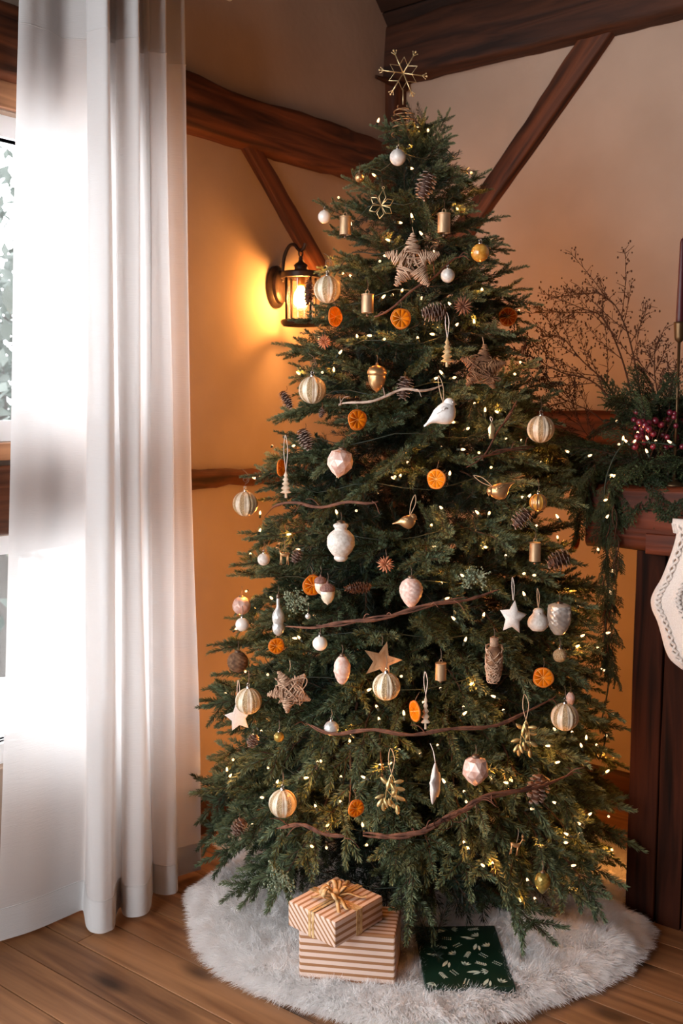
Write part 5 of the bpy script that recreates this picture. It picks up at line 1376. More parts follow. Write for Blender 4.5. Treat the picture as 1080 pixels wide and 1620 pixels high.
# ================================================================== GIFTS
def stripe_mat(name, base, stripe, axis, period, phase=0.0, coord='Object'):
    m, nt, b = new_mat(name)
    tc = nt.nodes.new('ShaderNodeTexCoord'); sp = nt.nodes.new('ShaderNodeSeparateXYZ'); lnk(nt, tc.outputs['Object'], sp.inputs[0])
    geo = nt.nodes.new('ShaderNodeNewGeometry')
    def math_(op, a, b_=None, c_=None):
        n = nt.nodes.new('ShaderNodeMath'); n.operation = op
        for k, v in enumerate((a, b_, c_)):
            if v is None: continue
            if isinstance(v, (int, float)): n.inputs[k].default_value = v
            else: lnk(nt, v, n.inputs[k])
        return n.outputs[0]
    # paper wrapped round the box: printed lines run along local X, stepping over Y on top and over Z on the sides
    v = math_('ADD', sp.outputs['Y'], sp.outputs['Z']) if axis == 'X' else sp.outputs[axis]
    if axis == 'X':
        v = math_('SUBTRACT', sp.outputs['Z'], sp.outputs['Y'])
    w = math_('FRACT', math_('ADD', math_('DIVIDE', v, period), phase))
    f = math_('LESS_THAN', w, 0.42)
    n = nt.nodes.new('ShaderNodeTexNoise'); n.inputs['Scale'].default_value = 90; lnk(nt, tc.outputs['Object'], n.inputs['Vector'])
    mx = nt.nodes.new('ShaderNodeMixRGB'); lnk(nt, f, mx.inputs['Fac']); mx.inputs['Color1'].default_value = rgba(base); mx.inputs['Color2'].default_value = rgba(stripe)
    lnk(nt, mx.outputs['Color'], b.inputs['Base Color']); b.inputs['Roughness'].default_value = 0.55; b.inputs['Specular IOR Level'].default_value = 0.3
    bp = nt.nodes.new('ShaderNodeBump'); bp.inputs['Strength'].default_value = 0.08; lnk(nt, n.outputs['Fac'], bp.inputs['Height']); lnk(nt, bp.outputs['Normal'], b.inputs['Normal'])
    return m
M_stripe = stripe_mat('brown_striped_paper', srgb(220, 192, 176), srgb(160, 112, 76), 'X', 0.0172, 0.2)
M_stripe2 = stripe_mat('fine_striped_paper', srgb(222, 194, 176), srgb(162, 116, 80), 'X', 0.0172, 0.1)
M_ribbon = mat('gold_raffia_ribbon', srgb(176, 132, 80), rough=0.45, col2=srgb(224, 190, 140), scale=40, stretch=(1, 1, 1), bump=0.3, bscale=120)
M_green = mat('dark_green_paper', srgb(14, 40, 28), rough=0.4, col2=srgb(18, 48, 34), scale=10)
M_print = mat('silvery_print', srgb(190, 200, 180), rough=0.5, col2=srgb(212, 220, 202), scale=60)
def soft_box(mb, w, d, h, r=0.004, n=3):
    """box with rounded edges, centred on x,y; base at z=0"""
    rs = []
    def ring(inset, z):
        pts = []
        for cx, cy, a0 in ((1, 1, 0), (-1, 1, PI / 2), (-1, -1, PI), (1, -1, 3 * PI / 2)):
            for k in range(n + 1):
                a = a0 + k / n * PI / 2
                pts.append((cx * (w / 2 - r) + (r - inset) * math.cos(a), cy * (d / 2 - r) + (r - inset) * math.sin(a), z))
        return pts
    for k in range(n + 1):
        a = PI / 2 * k / n; rs.append(ring(r * (1 - math.sin(a)) * 0.999, r * (1 - math.cos(a))))
    for k in range(n + 1):
        a = PI / 2 * k / n; rs.append(ring(r * (1 - math.cos(a)) * 0.999, h - r + r * math.sin(a)))
    return mb.rings(rs)
Z_G = 0.020
big_c = Vector((0.023, 2.317, 0))
BW, BD, BH = 0.232, 0.140, 0.140
big_yaw = math.radians(-9)
gb = thing('gift_box', 'larger gift wrapped in brown and cream striped paper on the fur', 'gift', (big_c.x, big_c.y, Z_G), (0, 0, big_yaw), 'gifts under the tree')
m = MB(); soft_box(m, BW, BD, BH, 0.005); autosmooth(m.build('wrapped_box', M_stripe, gb), 50)
for sg in (-1, 1):
    fp_ = MB(); x = sg * (BW / 2 + 0.0012)
    fp_.add([(x, -BD / 2 + 0.004, BH - 0.004), (x, BD / 2 - 0.004, BH - 0.004), (x, 0.0, BH * 0.45), (x + sg * 0.001, 0, BH * 0.45), (x + sg * 0.001, -BD / 2 + 0.004, BH - 0.004), (x + sg * 0.001, BD / 2 - 0.004, BH - 0.004)], [(0, 1, 2), (3, 5, 4), (0, 2, 3, 4), (1, 5, 3, 2)])
    fp_.build('folded_flap', M_stripe, gb, smooth=False)
GIFTS.append((big_c.x, big_c.y, BW / 2, BD / 2, big_yaw))
sw, sd, sh = 0.172, 0.153, 0.062
sm_c = Vector((-0.014, 2.289, 0))
sm_yaw = math.radians(48)
gs = thing('gift_box', 'small striped gift with gold raffia bow resting on the larger striped gift', 'gift', (sm_c.x, sm_c.y, Z_G + BH + 0.001), (0, 0, sm_yaw), 'gifts under the tree')
m = MB(); soft_box(m, sw, sd, sh, 0.0035); autosmooth(m.build('wrapped_box', M_stripe2, gs), 50)
# ribbon bands and bow
rbn = MB()
t = 0.0012
def band(x0, x1, along):
    for (w0, w1) in ((x0, x1),):
        if along == 'y':
            rbn.box((w0, -sd / 2 - t, -0.0), (w1, -sd / 2, sh)); rbn.box((w0, sd / 2, 0), (w1, sd / 2 + t, sh)); rbn.box((w0, -sd / 2 - t, sh), (w1, sd / 2 + t, sh + t))
        else:
            rbn.box((-sw / 2 - t, w0, 0), (-sw / 2, w1, sh)); rbn.box((sw / 2, w0, 0), (sw / 2 + t, w1, sh)); rbn.box((-sw / 2 - t, w0, sh + t), (sw / 2 + t, w1, sh + 2 * t))
band(-0.012, -0.004, 'y'); band(-0.001, 0.009, 'y'); band(-0.010, -0.003, 'x'); band(0.0, 0.008, 'x')
rbn.build('ribbon', M_ribbon, gs, smooth=False)
bw = MB(); rbw = random.Random(9)
def strip(pts, w):
    pts = catmull(pts, 6); rs = []
    for i, p in enumerate(pts):
        tdir = (pts[min(i + 1, len(pts) - 1)] - pts[max(i - 1, 0)]).normalized(); sd_ = tdir.cross(Vector((0, 0, 1)))
        if sd_.length < 1e-3: sd_ = Vector((0, 1, 0))
        sd_.normalize(); nn = tdir.cross(sd_)
        rs.append([p + sd_ * w, p + nn * 0.0012 + sd_ * w * 0.3, p - sd_ * w, p - nn * 0.0008])
    bw.rings(rs)
T0 = Vector((0, 0, sh + 0.006))
for a, ln_, hh in ((0.3, 0.040, 0.030), (2.9, 0.042, 0.032), (0.9, 0.032, 0.036), (2.3, 0.034, 0.034), (3.6, 0.036, 0.022), (-0.5, 0.034, 0.024)):
    d = Vector((math.cos(a), math.sin(a), 0)); q = Vector((-d.y, d.x, 0)) * 0.012
    strip([T0, T0 + d * ln_ * 0.6 + Vector((0, 0, hh * 0.8)), T0 + d * ln_ + q + Vector((0, 0, hh * 0.55)), T0 + d * ln_ * 0.7 + q * 1.2 + Vector((0, 0, 0.006)), T0 + q * 0.3], 0.0065)
for a, ln_ in ((-2.3, 0.085), (-2.0, 0.075), (-0.9, 0.075), (0.35, 0.08), (2.4, 0.06)):
    d = Vector((math.cos(a), math.sin(a), 0)); strip([T0, T0 + d * ln_ * 0.4 + Vector((0, 0, 0.008)), T0 + d * ln_ * 0.8 - Vector((0, 0, 0.0)), T0 + d * ln_ + Vector((0, 0, 0.003))], 0.005)
bw.ball(T0 + Vector((0, 0, 0.008)), 0.010, 10, 7)
bw.build('bow', M_ribbon, gs)
# green gift
gc = Vector((0.299, 2.337, 0)); GW, GD, GH = 0.211, 0.278, 0.032; g_yaw = math.radians(1.5)
gg = thing('gift_box', 'flat dark green gift printed with silvery leaves on the fur', 'gift', (gc.x, gc.y, Z_G), (0, 0, g_yaw), 'gifts under the tree')
m = MB(); soft_box(m, GW, GD, GH, 0.0035); autosmooth(m.build('wrapped_box', M_green, gg), 50)
pr = MB(); rp = random.Random(12); zt = GH + 0.0003
def pleaf(x, y, a, l, w):
    l *= 1.25; w *= 1.35
    d = Vector((math.cos(a), math.sin(a), 0)); q = Vector((-d.y, d.x, 0)); c = Vector((x, y, zt))
    pts = [c + d * l * t + q * w * k for t, k in ((-1, 0), (-0.5, 0.75), (0.1, 1), (0.6, 0.6), (1, 0), (0.6, -0.6), (0.1, -1), (-0.5, -0.75))]
    pr.add([(p.x, p.y, p.z) for p in pts], [tuple(range(8))])
def on_top(p): return abs(p[0]) < GW / 2 - 0.004 and abs(p[1]) < GD / 2 - 0.004
cells = [(-0.082 + 0.041 * i + (0.016 if j % 2 else -0.004), -0.12 + 0.040 * j) for j in range(7) for i in range(5)]
for k, (x, y) in enumerate(cells):
    x += rp.uniform(-.007, .007); y += rp.uniform(-.007, .007); a = rp.uniform(0, 2 * PI); kind = k % 4
    if abs(x) > GW / 2 - 0.016 or abs(y) > GD / 2 - 0.016: continue
    if kind == 0:
        for q in (-0.8, -0.3, 0.3, 0.8): pleaf(x + 0.008 * math.cos(a + q), y + 0.008 * math.sin(a + q), a + q, 0.008, 0.0022)
    elif kind == 1:
        for t in range(5):
            for sg in (-1, 1): pleaf(x + (t - 2) * 0.0055 * math.cos(a) + 0.003 * math.cos(a + sg), y + (t - 2) * 0.0055 * math.sin(a) + 0.003 * math.sin(a + sg), a + sg * 0.8, 0.0042, 0.0012)
    elif kind == 2:
        for t in range(5):
            for sg in (-1, 1): pleaf(x + (t - 2) * 0.005 * math.cos(a) - sg * 0.004 * math.sin(a), y + (t - 2) * 0.005 * math.sin(a) + sg * 0.004 * math.cos(a), a, 0.0015, 0.0015)
    else: pleaf(x, y, a, 0.013, 0.0034); pleaf(x + 0.009, y - 0.006, a + 0.35, 0.010, 0.0024)
po = pr.build('leaf_print', M_print, gg, smooth=False); po['kind'] = 'stuff'
GIFTS.append((gc.x, gc.y, GW / 2, GD / 2, g_yaw))

# --- pile of the fur skirt
def fur_pile(n):
    g = np.random.default_rng(3)
    th = g.random(n) * 2 * PI; f = np.sqrt(g.random(n) * (1.0 - 0.05) + 0.05)
    # more strands where the photograph looks: front half and rim
    keep = (np.sin(th) < 0.35) | (g.random(n) < 0.45)
    th, f = th[keep], f[keep]; n = len(th)
    fr = np.clip(((f - 0.04) / 0.96), 0, 1) ** (1 / 0.8) * NR; i0 = np.minimum(fr.astype(int), NR - 1); fi = fr - i0
    tj = th / (2 * PI) * NT; j0 = tj.astype(int) % NT; j1 = (j0 + 1) % NT; fj = tj - np.floor(tj)
    A, B, Cc, D = grid[i0, j0], grid[i0, j1], grid[i0 + 1, j0], grid[i0 + 1, j1]
    w = lambda q: q[:, None]
    p = (A * w(1 - fj) + B * w(fj)) * w(1 - fi) + (Cc * w(1 - fj) + D * w(fj)) * w(fi)
    e1 = Cc - A; e2 = B - A; nrm = np.cross(e1, e2); nrm /= np.linalg.norm(nrm, axis=1)[:, None] + 1e-12
    nrm[nrm[:, 2] < 0] *= -1
    out = np.stack([np.cos(th), np.sin(th), np.zeros(n)], 1)
    rim = np.clip((f - 0.90) / 0.10, 0, 1)
    # clumped lie of the pile
    cx = np.sin(p[:, 0] * 61 + 3 * np.sin(p[:, 1] * 37)) + np.sin(p[:, 1] * 83 + p[:, 0] * 19); cy = np.sin(p[:, 1] * 57 + 3 * np.sin(p[:, 0] * 41) + 1) + np.sin(p[:, 0] * 77 - p[:, 1] * 23)
    tang = np.stack([cx, cy, np.zeros(n)], 1) * 0.26 + g.normal(0, 0.30, (n, 3)) * np.array([1, 1, 0.3]) + out * (0.35 + 1.3 * rim)[:, None]
    d0 = nrm * (1.15 - 0.75 * rim)[:, None] + tang * 0.55; d0 /= np.linalg.norm(d0, axis=1)[:, None]
    d1 = nrm * (0.55 - 0.4 * rim)[:, None] + tang * 1.1 - np.array([0, 0, 0.12]); d1 /= np.linalg.norm(d1, axis=1)[:, None]
    ln = (0.024 + 0.014 * g.random(n)) * (1 + 0.12 * cx * 0.5)
    # pile under the gifts is pressed flat
    wx = p[:, 0] + sk_c.x; wy = p[:, 1] + sk_c.y
    for (gx, gy, hw, hd, yw) in GIFTS:
        lx = (wx - gx) * math.cos(yw) + (wy - gy) * math.sin(yw); ly = -(wx - gx) * math.sin(yw) + (wy - gy) * math.cos(yw)
        ins = (np.abs(lx) < hw - 0.006) & (np.abs(ly) < hd - 0.006)
        ln[ins] = 0.0001; p[ins, 2] = 0.004
        # leaning away just outside
    sd_ = np.cross(d0, g.normal(0, 1, (n, 3))); sd_ /= np.linalg.norm(sd_, axis=1)[:, None]
    wd = 0.00075
    m1 = p + d0 * (ln * 0.55)[:, None]; tp_ = m1 + d1 * (ln * 0.5)[:, None]
    tp_[:, 2] = np.maximum(tp_[:, 2], 0.003); m1[:, 2] = np.maximum(m1[:, 2], 0.003)
    ok = ln > 0.001
    V = np.stack([p - sd_ * wd, p + sd_ * wd, m1 + sd_ * wd * 0.9, m1 - sd_ * wd * 0.9, tp_], 1)[ok].reshape(-1, 3)
    n = len(V) // 5
    me = bpy.data.meshes.new('fur_pile'); me.vertices.add(len(V)); me.vertices.foreach_set('co', V.ravel())
    base = np.arange(n)[:, None] * 5
    q = np.concatenate([base + np.array([0, 1, 2, 3]), base + np.array([3, 2, 4])], 1).ravel().astype(np.int32)
    lt = np.tile(np.array([4, 3], np.int32), n); me.loops.add(len(q)); me.loops.foreach_set('vertex_index', q)
    me.polygons.add(2 * n); me.polygons.foreach_set('loop_start', np.concatenate([[0], np.cumsum(lt)[:-1]]).astype(np.int32))
    try: me.polygons.foreach_set('loop_total', lt)
    except Exception: pass
    me.polygons.foreach_set('use_smooth', np.ones(2 * n, bool))
    me.materials.append(M_fur); me.update(calc_edges=True)
    return me
tag(link('fur_pile', fur_pile(340000), skt), kind='stuff')

# ================================================================== ON THE MANTEL
MZ = 1.194
M_cedar = needle_mat('cedar_garland_green', srgb(24, 34, 22), srgb(46, 62, 38), srgb(92, 108, 66))
M_dry = mat('dried_brown_branch', srgb(54, 30, 18), rough=0.85, col2=srgb(84, 50, 30), scale=60)
M_berry = mat('dark_burgundy_berry', srgb(84, 16, 30), rough=0.3, spec=0.6, col2=srgb(112, 26, 44), scale=30, coat=0.3)
M_candle = mat('burgundy_wax', srgb(66, 20, 24), rough=0.45)
M_holder = mat('antique_brass_holder', srgb(96, 74, 50), rough=0.4, metal=0.8)
def make_cedar(seed, ln=0.16):
    g = np.random.default_rng(seed + 50); N = Needles()
    N.twig((0, 0, 0), (1, 0, 0), ln, g, 900, nl=0.007, wd=0.0011, flat=0.25, ang=(40, 25), tint=0.4, droop=0.25)
    t = 0.12; k = 0
    while t < 0.95:
        for sg in (1, -1):
            a = math.radians(g.uniform(38, 58)) * sg; l = 0.062 * (1.15 - 0.8 * t) * g.uniform(.8, 1.2)
            c = np.array([ln * t, 0, -0.25 * ln * t * t])
            N.twig(c, (math.cos(a), math.sin(a), -0.15), l, g, 1300, nl=0.0075, wd=0.0012, flat=0.25, ang=(42, 28), tint=0.35 + 0.3 * t + g.normal(0, .08), droop=0.3, stem=0.0008)
            for q in (0.35, 0.65):
                cc = c + np.array([math.cos(a), math.sin(a), -0.15]) * l * q
                N.twig(cc, (math.cos(a - 0.7 * sg), math.sin(a - 0.7 * sg), -0.2), l * 0.4, g, 1300, nl=0.006, wd=0.0012, flat=0.25, tint=0.5 + g.normal(0, .1), stem=0.0007)
        t += 0.11
    return N.mesh('sprig', [M_cedar, M_twig])
CE = [make_cedar(i) for i in range(4)]
def orient(o, d, roll=0.0, s=1.0):
    X = Vector(d).normalized(); Yv = UP.cross(X)
    if Yv.length < 1e-3: Yv = Vector((1, 0, 0))
    Yv.normalize(); Z = X.cross(Yv); Y2 = Yv * math.cos(roll) + Z * math.sin(roll); Z2 = X.cross(Y2)
    return Matrix(((X.x * s, Y2.x * s, Z2.x * s, o[0]), (X.y * s, Y2.y * s, Z2.y * s, o[1]), (X.z * s, Y2.z * s, Z2.z * s, o[2]), (0, 0, 0, 1)))
rg_ = random.Random(17)
gar = thing('mantel_garland', 'thick cedar garland lying along the mantel beam', 'garland', (0, 0, 0))
core = MB(); core.tube(catmull([R(1.03, 0.58, MZ + 0.04), R(1.2, 0.63, MZ + 0.055), R(1.45, 0.64, MZ + 0.055), R(1.85, 0.63, MZ + 0.05), R(2.45, 0.63, MZ + 0.05)], 8), 0.022, 8); core.build('stem', M_twig, gar)
for i in range(150):
    t = i / 150; a = 1.03 + 0.92 * t + rg_.uniform(-.03, .03); b_ = 0.58 + rg_.uniform(-.10, .16); z = MZ + 0.03 + rg_.uniform(0, 0.075)
    d = U * rg_.gauss(-0.25, 0.7) + L * rg_.gauss(0.45, 0.6) + UP * rg_.gauss(-0.05, 0.45)
    o = link('sprig', CE[i % 4], gar); o.matrix_local = orient(R(a, b_, z), d, rg_.gauss(0, 0.5), rg_.uniform(0.75, 1.15))
for i in range(26):     # sprigs drooping over the front edge
    a = (1.27 if i < 10 else 1.47) + rg_.uniform(-0.1, 0.45); d = U * rg_.gauss(0.1, 0.4) + L * 0.7 + UP * rg_.uniform(-1.2, -0.3)
    o = link('sprig', CE[i % 4], gar); o.matrix_local = orient(R(a, 0.75, MZ + rg_.uniform(0.0, 0.04)), d, rg_.gauss(0, 0.3), rg_.uniform(0.6, 0.9))
for i in range(16):     # the end reaching out towards the tree
    d = U * -1 + L * rg_.gauss(0.0, 0.3) + UP * rg_.gauss(-0.15, 0.25)
    o = link('sprig', CE[i % 4], gar); o.matrix_local = orient(R(1.10 - 0.14 * rg_.random(), 0.60 + rg_.uniform(-.08, .1), MZ + rg_.uniform(0.0, 0.08)), d, rg_.gauss(0, 0.4), rg_.uniform(0.8, 1.1))
def hanging(label, px_path, Y, n, sc):
    rr = random.Random(int(px_path[0][0])); path = catmull([P(x, y, Y) for x, y in px_path], 10)
    t_ = thing('hanging_cedar_strand', label, 'garland', path[0], (0, 0, 0), 'cedar strands hanging from the mantel')
    st = MB()
    for q in range(2): st.tube([p - path[0] + Vector((0.006 * math.sin(i * 0.5 + q * 3), 0.004 * math.cos(i * 0.5 + q * 3), 0)) for i, p in enumerate(path)], 0.0014, 5)
    st.build('stem', M_dry, t_)
    for i in range(n):
        p = path[int(rr.random() ** 0.9 * (len(path) - 1))] - path[0]
        d = Vector((rr.gauss(0, 0.55), rr.gauss(0, 0.4), -1))
        o = link('sprig', CE[i % 4], t_); o.matrix_local = orient(p, d, rr.uniform(-1.5, 1.5), sc * rr.uniform(0.7, 1.15))
hanging('short cedar strand drooping at the mantel end beside the tree', [(940, 735), (930, 770), (922, 800), (915, 825)], 2.68, 16, 0.55)
hanging('long thin cedar strand hanging below the mantel beam', [(962, 760), (962, 800), (960, 850), (958, 900), (956, 950), (957, 990), (960, 1040)], 2.62, 46, 0.46)
hanging('thin cedar strand beside the long one, ending in bare twigs', [(970, 800), (975, 860), (972, 920), (966, 980), (964, 1020), (972, 1070)], 2.61, 20, 0.40)

# dried branches fanning up
def dried(label, px_path, Y0, Y1, seed, side=9, bud=True, r0=0.0032, sl=0.16):
    rr = random.Random(seed); n = len(px_path)
    path = catmull([P(x, y, Y0 + (Y1 - Y0) * i / (n - 1)) for i, (x, y) in enumerate(px_path)], 10); o0 = path[0].copy()
    path = [p - o0 for p in path]; N = len(path)
    root = thing('dried_branch', label, 'branch', o0, (0, 0, 0), 'dried branches behind the mantel garland')
    mb = MB(); bd = MB()
    mb.tube(path, [r0 * (1 - 0.8 * i / (N - 1)) for i in range(N)], 6)
    def buds(p, d, k):
        for _ in range(k):
            c = p + Vector((rr.gauss(0, 1), rr.gauss(0, 1), rr.gauss(0, 1))) * 0.005; bd.ball(c, rr.uniform(0.0014, 0.0029), 6, 4, sz=1.4)
    for k in range(side):
        i = int(N * (0.25 + 0.72 * k / side)); t = (path[min(i + 1, N - 1)] - path[i - 1]).normalized()
        ax = Vector((0, -1, 0)).cross(t); sg = 1 if k % 2 else -1
        d = (t * rr.uniform(0.7, 1.1) + ax * sg * rr.uniform(0.3, 0.8) + Vector((0, rr.gauss(0, 0.3), 0))).normalized(); l = sl * rr.uniform(0.5, 1.1) * (1.1 - 0.5 * k / side)
        q = [path[i], path[i] + d * l * 0.5 + t * l * 0.06, path[i] + d * l + t * l * 0.25]
        sp_ = catmull(q, 6); mb.tube(sp_, [r0 * 0.45 * (1 - 0.7 * j / (len(sp_) - 1)) for j in range(len(sp_))], 5)
        for j in range(3, len(sp_)):
            for _ in range(2):
                dd = (d + Vector((rr.gauss(0, .7), rr.gauss(0, .5), rr.gauss(0, .7)))).normalized() * rr.uniform(0.012, 0.03)
                mb.tube([sp_[j], sp_[j] + dd], [0.0009, 0.0005], 4)
                if bud: buds(sp_[j] + dd, dd, 1)
    if bud:
        for i in range(int(N * 0.45), N, 2):
            dd = Vector((rr.gauss(0, 1), rr.gauss(0, .6), rr.gauss(0, 1))).normalized() * rr.uniform(0.01, 0.028)
            mb.tube([path[i], path[i] + dd], [0.0009, 0.0005], 4); buds(path[i] + dd, dd, 2)
    mb.build('twigs', M_dry, root)
    if bud: tag(bd.build('buds', M_dry, root), kind='stuff')
BY = 2.84
dried('dried brown branch arching highest, its tip curling left', [(1022, 700), (1015, 640), (1003, 570), (990, 520), (970, 480), (940, 463), (925, 470)], 2.77, 2.87, 1, 9)
dried('dried branch with dense buds bending left at the top', [(1010, 700), (995, 610), (975, 545), (950, 500), (915, 490), (880, 500)], 2.80, 2.90, 2, 9)
dried('dried budded branch reaching left at mid height', [(1005, 690), (960, 610), (920, 570), (890, 535), (870, 530)], 2.78, 2.87, 3, 8)
dried('dried branch reaching farthest left above the wall timber', [(1000, 680), (960, 625), (930, 600), (890, 590), (860, 575), (850, 565)], 2.76, 2.82, 4, 8)
dried('low thin dried twig spreading towards the tree', [(990, 700), (940, 655), (910, 640), (880, 625), (860, 600), (845, 605)], 2.80, 2.87, 5, 9, r0=0.0022)
dried('fine bare twig fan in front of the wall timber', [(960, 720), (930, 690), (910, 660), (895, 625)], 2.80, 2.82, 6, 14, bud=False, r0=0.0018, sl=0.13)
dried('upright dried branch nearest the candlestick', [(1040, 700), (1042, 640), (1035, 590), (1036, 545)], 2.72, 2.75, 7, 7, sl=0.09)
dried('dark twig rising beside the candle holder rod', [(1052, 680), (1060, 630), (1064, 590)], 2.68, 2.68, 8, 5, sl=0.07)

# berries
bcl = thing('berry_cluster', 'cluster of dark burgundy berries nestled in the garland', 'berries', P(1040, 690, 2.62))
for i in range(46):
    x, y = 1000 + rg_.random() * 85, 648 + rg_.random() * 62 
    p = P(x, y, 2.60 + rg_.uniform(-.03, .08)); m = MB(); 
    if i == 0:
        m.ball((0, 0, 0), 0.0085, 12, 8); bo = m.build('berry', M_berry, bcl); bme = bo.data
    else: bo = link('berry', bme, bcl)
    bo.location = p - bcl.location; k_ = rg_.uniform(0.8, 1.15); bo.scale = (k_, k_, k_)
st = MB()
for c_ in list(bcl.children):
    st.tube([c_.location, c_.location * 0.4 + Vector((0, 0.05, -0.06))], 0.0009, 4)
st.build('stems', M_dry, bcl)

# green leafy filler behind the berries
fo_ = thing('evergreen_bunch', 'dark evergreen bunch rising around the berries and candle', 'greenery', R(1.55, 0.58, MZ))
for i in range(44):
    p = P(985 + rg_.random() * 110, 640 + rg_.random() * 60, 2.68 + rg_.uniform(-.03, .08)) - fo_.location
    d = Vector((rg_.gauss(-0.2, 0.6), rg_.gauss(-.1, 0.4), rg_.gauss(0.5, 0.5)))
    o = link('sprig', CE[i % 4], fo_); o.matrix_local = orient(p, d, rg_.uniform(-1, 1), rg_.uniform(0.55, 0.9))

# garland lights
gl_ = thing('garland_light_string', 'warm fairy lights woven through the mantel garland and strand', 'string lights', P(1000, 700, 2.64))
for i, (x, y, Y) in enumerate([(976, 667, 2.62), (1008, 686, 2.58), (1025, 696, 2.56), (985, 697, 2.58), (992, 700, 2.57), (978, 703, 2.58), (1002, 700, 2.57), (1024, 717, 2.54), (1037, 699, 2.56), (1062, 701, 2.55), (965, 752, 2.59), (968, 755, 2.59), (955, 792, 2.61), (958, 820, 2.61), (946, 871, 2.61), (968, 907, 2.61), (966, 941, 2.61), (958, 1002, 2.61), (946, 1026, 2.62), (957, 1061, 2.61), (966, 1130, 2.64), (957, 1166, 2.66), (930, 722, 2.66), (900, 716, 2.72)]):
    b_ = link('bulb', bulb_mesh, gl_, P(x, y, Y) - gl_.location); b_.rotation_euler = (rg_.uniform(-1.5, 1.5), rg_.uniform(-1.5, 1.5), 0)
    link('socket', sock_mesh, b_)
    if i in (1, 4, 7, 10, 12, 15, 18, 20):
        ld = bpy.data.lights.new('fairy_light', 'POINT'); ld.energy = 0.14; ld.color = (1.0, 0.42, 0.10); ld.shadow_soft_size = 0.0025
        lo = bpy.data.objects.new('fairy_light', ld); COL.objects.link(lo); lo.parent = gl_; lo.location = b_.location
wp = MB()
wp.tube(catmull([P(x, y, Y) - gl_.location for x, y, Y in ((1070, 705, 2.57), (1025, 700, 2.59), (985, 705, 2.61), (962, 745, 2.61), (955, 792, 2.62), (958, 850, 2.62), (962, 910, 2.62), (958, 980, 2.62), (955, 1040, 2.62), (962, 1075, 2.63), (958, 1110, 2.64), (950, 1150, 2.65), (958, 1165, 2.66), (948, 1200, 2.67), (942, 1190, 2.68))], 8), 0.0022, 5)
wp.build('cable', M_cable, gl_)

# candle in its tall holder
ca = P(1075, 512, 2.62)
cl_ = thing('taper_candle', 'tall burgundy taper candle at the frame edge', 'candle', (ca.x, ca.y, ca.z))
H_ = P(1075, 378, 2.62).z - ca.z
m = MB(); m.lathe([(0.0105, -0.02), (0.0105, 0.02), (0.0085, H_ * 0.5), (0.0065, H_ * 0.96), (0.004, H_), (0.0005, H_ + 0.002)], 18); m.build('wax', M_candle, cl_)
m = MB(); m.tube([(0, 0, H_), (0.001, 0, H_ + 0.008)], 0.0008, 5); m.build('wick', M_dry, cl_)
ch = thing('candlestick', 'slender antique brass candlestick holding the burgundy taper', 'candlestick', (ca.x, ca.y, MZ))
zz = ca.z - MZ
m = MB(); m.lathe([(0.011, zz - 0.022), (0.0112, zz - 0.021), (0.0135, zz), (0.0140, zz + 0.004), (0.0155, zz + 0.004), (0.015, zz - 0.002), (0.0125, zz - 0.035), (0.011, zz - 0.042), (0.005, zz - 0.048)], 20, cap=False); m.build('cup', M_holder, ch)
m = MB(); m.lathe([(0.004, zz - 0.045), (0.0036, zz * 0.5), (0.0048, 0.02)], 12); m.build('rod', M_holder, ch)
m = MB(); m.lathe([(0.005, 0.02), (0.012, 0.012), (0.035, 0.006), (0.037, 0.0)], 24); m.build('foot', M_holder, ch)

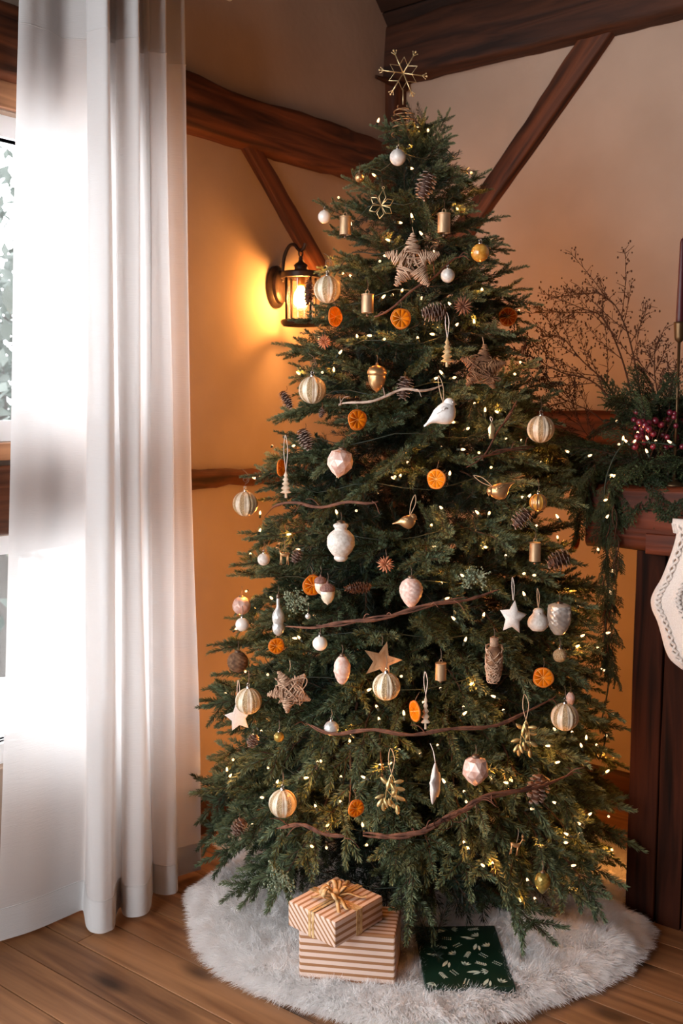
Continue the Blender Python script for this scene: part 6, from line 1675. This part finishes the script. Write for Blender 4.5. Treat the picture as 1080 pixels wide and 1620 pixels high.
# knitted stocking
M_knit = mat('white_cable_knit', srgb(226, 212, 200), rough=0.95, spec=0.1, sheen=0.3, col2=srgb(238, 226, 216), scale=260, stretch=(1, 1, 2), bump=0.5, bscale=380)
YS = 0.846
def PS(x, y, b_): return on_right(x, y, b_)
sto = thing('knitted_stocking', 'white cable-knit stocking hanging from the mantel beam', 'stocking', PS(1085, 940, YS))
oS = PS(1085, 940, YS)
Lp = [(1067, 828), (1070, 843), (1064, 868), (1056, 890), (1046, 915), (1036, 932), (1030, 948), (1032, 964), (1040, 982), (1046, 1003), (1052, 1026), (1061, 1044), (1080, 1060)]
Rp = [(1136, 836), (1138, 850), (1134, 876), (1130, 896), (1125, 915), (1121, 927), (1118, 937), (1120, 947), (1126, 960), (1134, 975), (1142, 995), (1146, 1016), (1140, 1040)]
thick = [0.020, 0.022, 0.026, 0.030, 0.034, 0.038, 0.040, 0.040, 0.038, 0.036, 0.034, 0.030, 0.016]
Lp = [(v.x, v.y) for v in catmull([(x, y, 0) for x, y in Lp], 3)]; Rp = [(v.x, v.y) for v in catmull([(x, y, 0) for x, y in Rp], 3)]
thick = [float(v) for v in np.interp(np.arange(len(Lp)) / 3.0, np.arange(len(thick)), thick)]
n_ = len(Lp)
def st_ring(i, k=1.0, dy=0.0):
    a = PS(*Lp[i], YS) - oS; b_ = PS(*Rp[i], YS) - oS; c_ = (a + b_) / 2; h_ = (b_ - a) / 2
    return [c_ + h_ * math.cos(2 * PI * j / 28) * k + L * (thick[i] * math.sin(2 * PI * j / 28) * k + dy) for j in range(28)]
m = MB(); m.rings([st_ring(i) for i in range(1, n_)]); m.build('knit_body', M_knit, sto)
m = MB(); rs = []
for i, k in ((0, 1.10), (0, 1.12), (3, 1.12), (3, 1.08)):
    rs.append([p + Vector((0, 0, 0.012 if (i == 0 and k == 1.10) else 0)) for p in st_ring(i, k)])
m.rings(rs)
for j in range(0, 28): m.tube([rs[1][j], rs[2][j]], 0.0022, 5)
m.build('ribbed_cuff', M_knit, sto)
for frac in (0.22, 0.58):
    path = []
    for i in range(1, n_ - 1):
        a = PS(*Lp[i], YS) - oS; b_ = PS(*Rp[i], YS) - oS
        x_ = 2 * frac - 1
        path.append(a.lerp(b_, frac) + L * (thick[i] * math.sqrt(max(0, 1 - x_ * x_))))
    path = catmull(path, 3)
    for q in range(3):
        m = MB(); pp = []
        for i, p in enumerate(path):
            w_ = i * 0.42 + q * 2 * PI / 3; pp.append(p + Vector((0.009 * math.sin(w_), -0.0025 * (1 + math.cos(w_ * 2)), 0.0)))
        m.tube(pp, 0.0046, 7, flat=0.8); m.build('cable_braid', M_knit, sto)
m = MB(); m.tube(catmull([rs[0][0], rs[0][0] + Vector((0.01, 0, 0.05)), rs[0][0] + Vector((-0.005, 0.02, 0.10)), rs[0][0] + Vector((0.012, 0.0, 0.06)), rs[0][1]], 6), 0.0025, 6); m.build('loop', M_knit, sto)
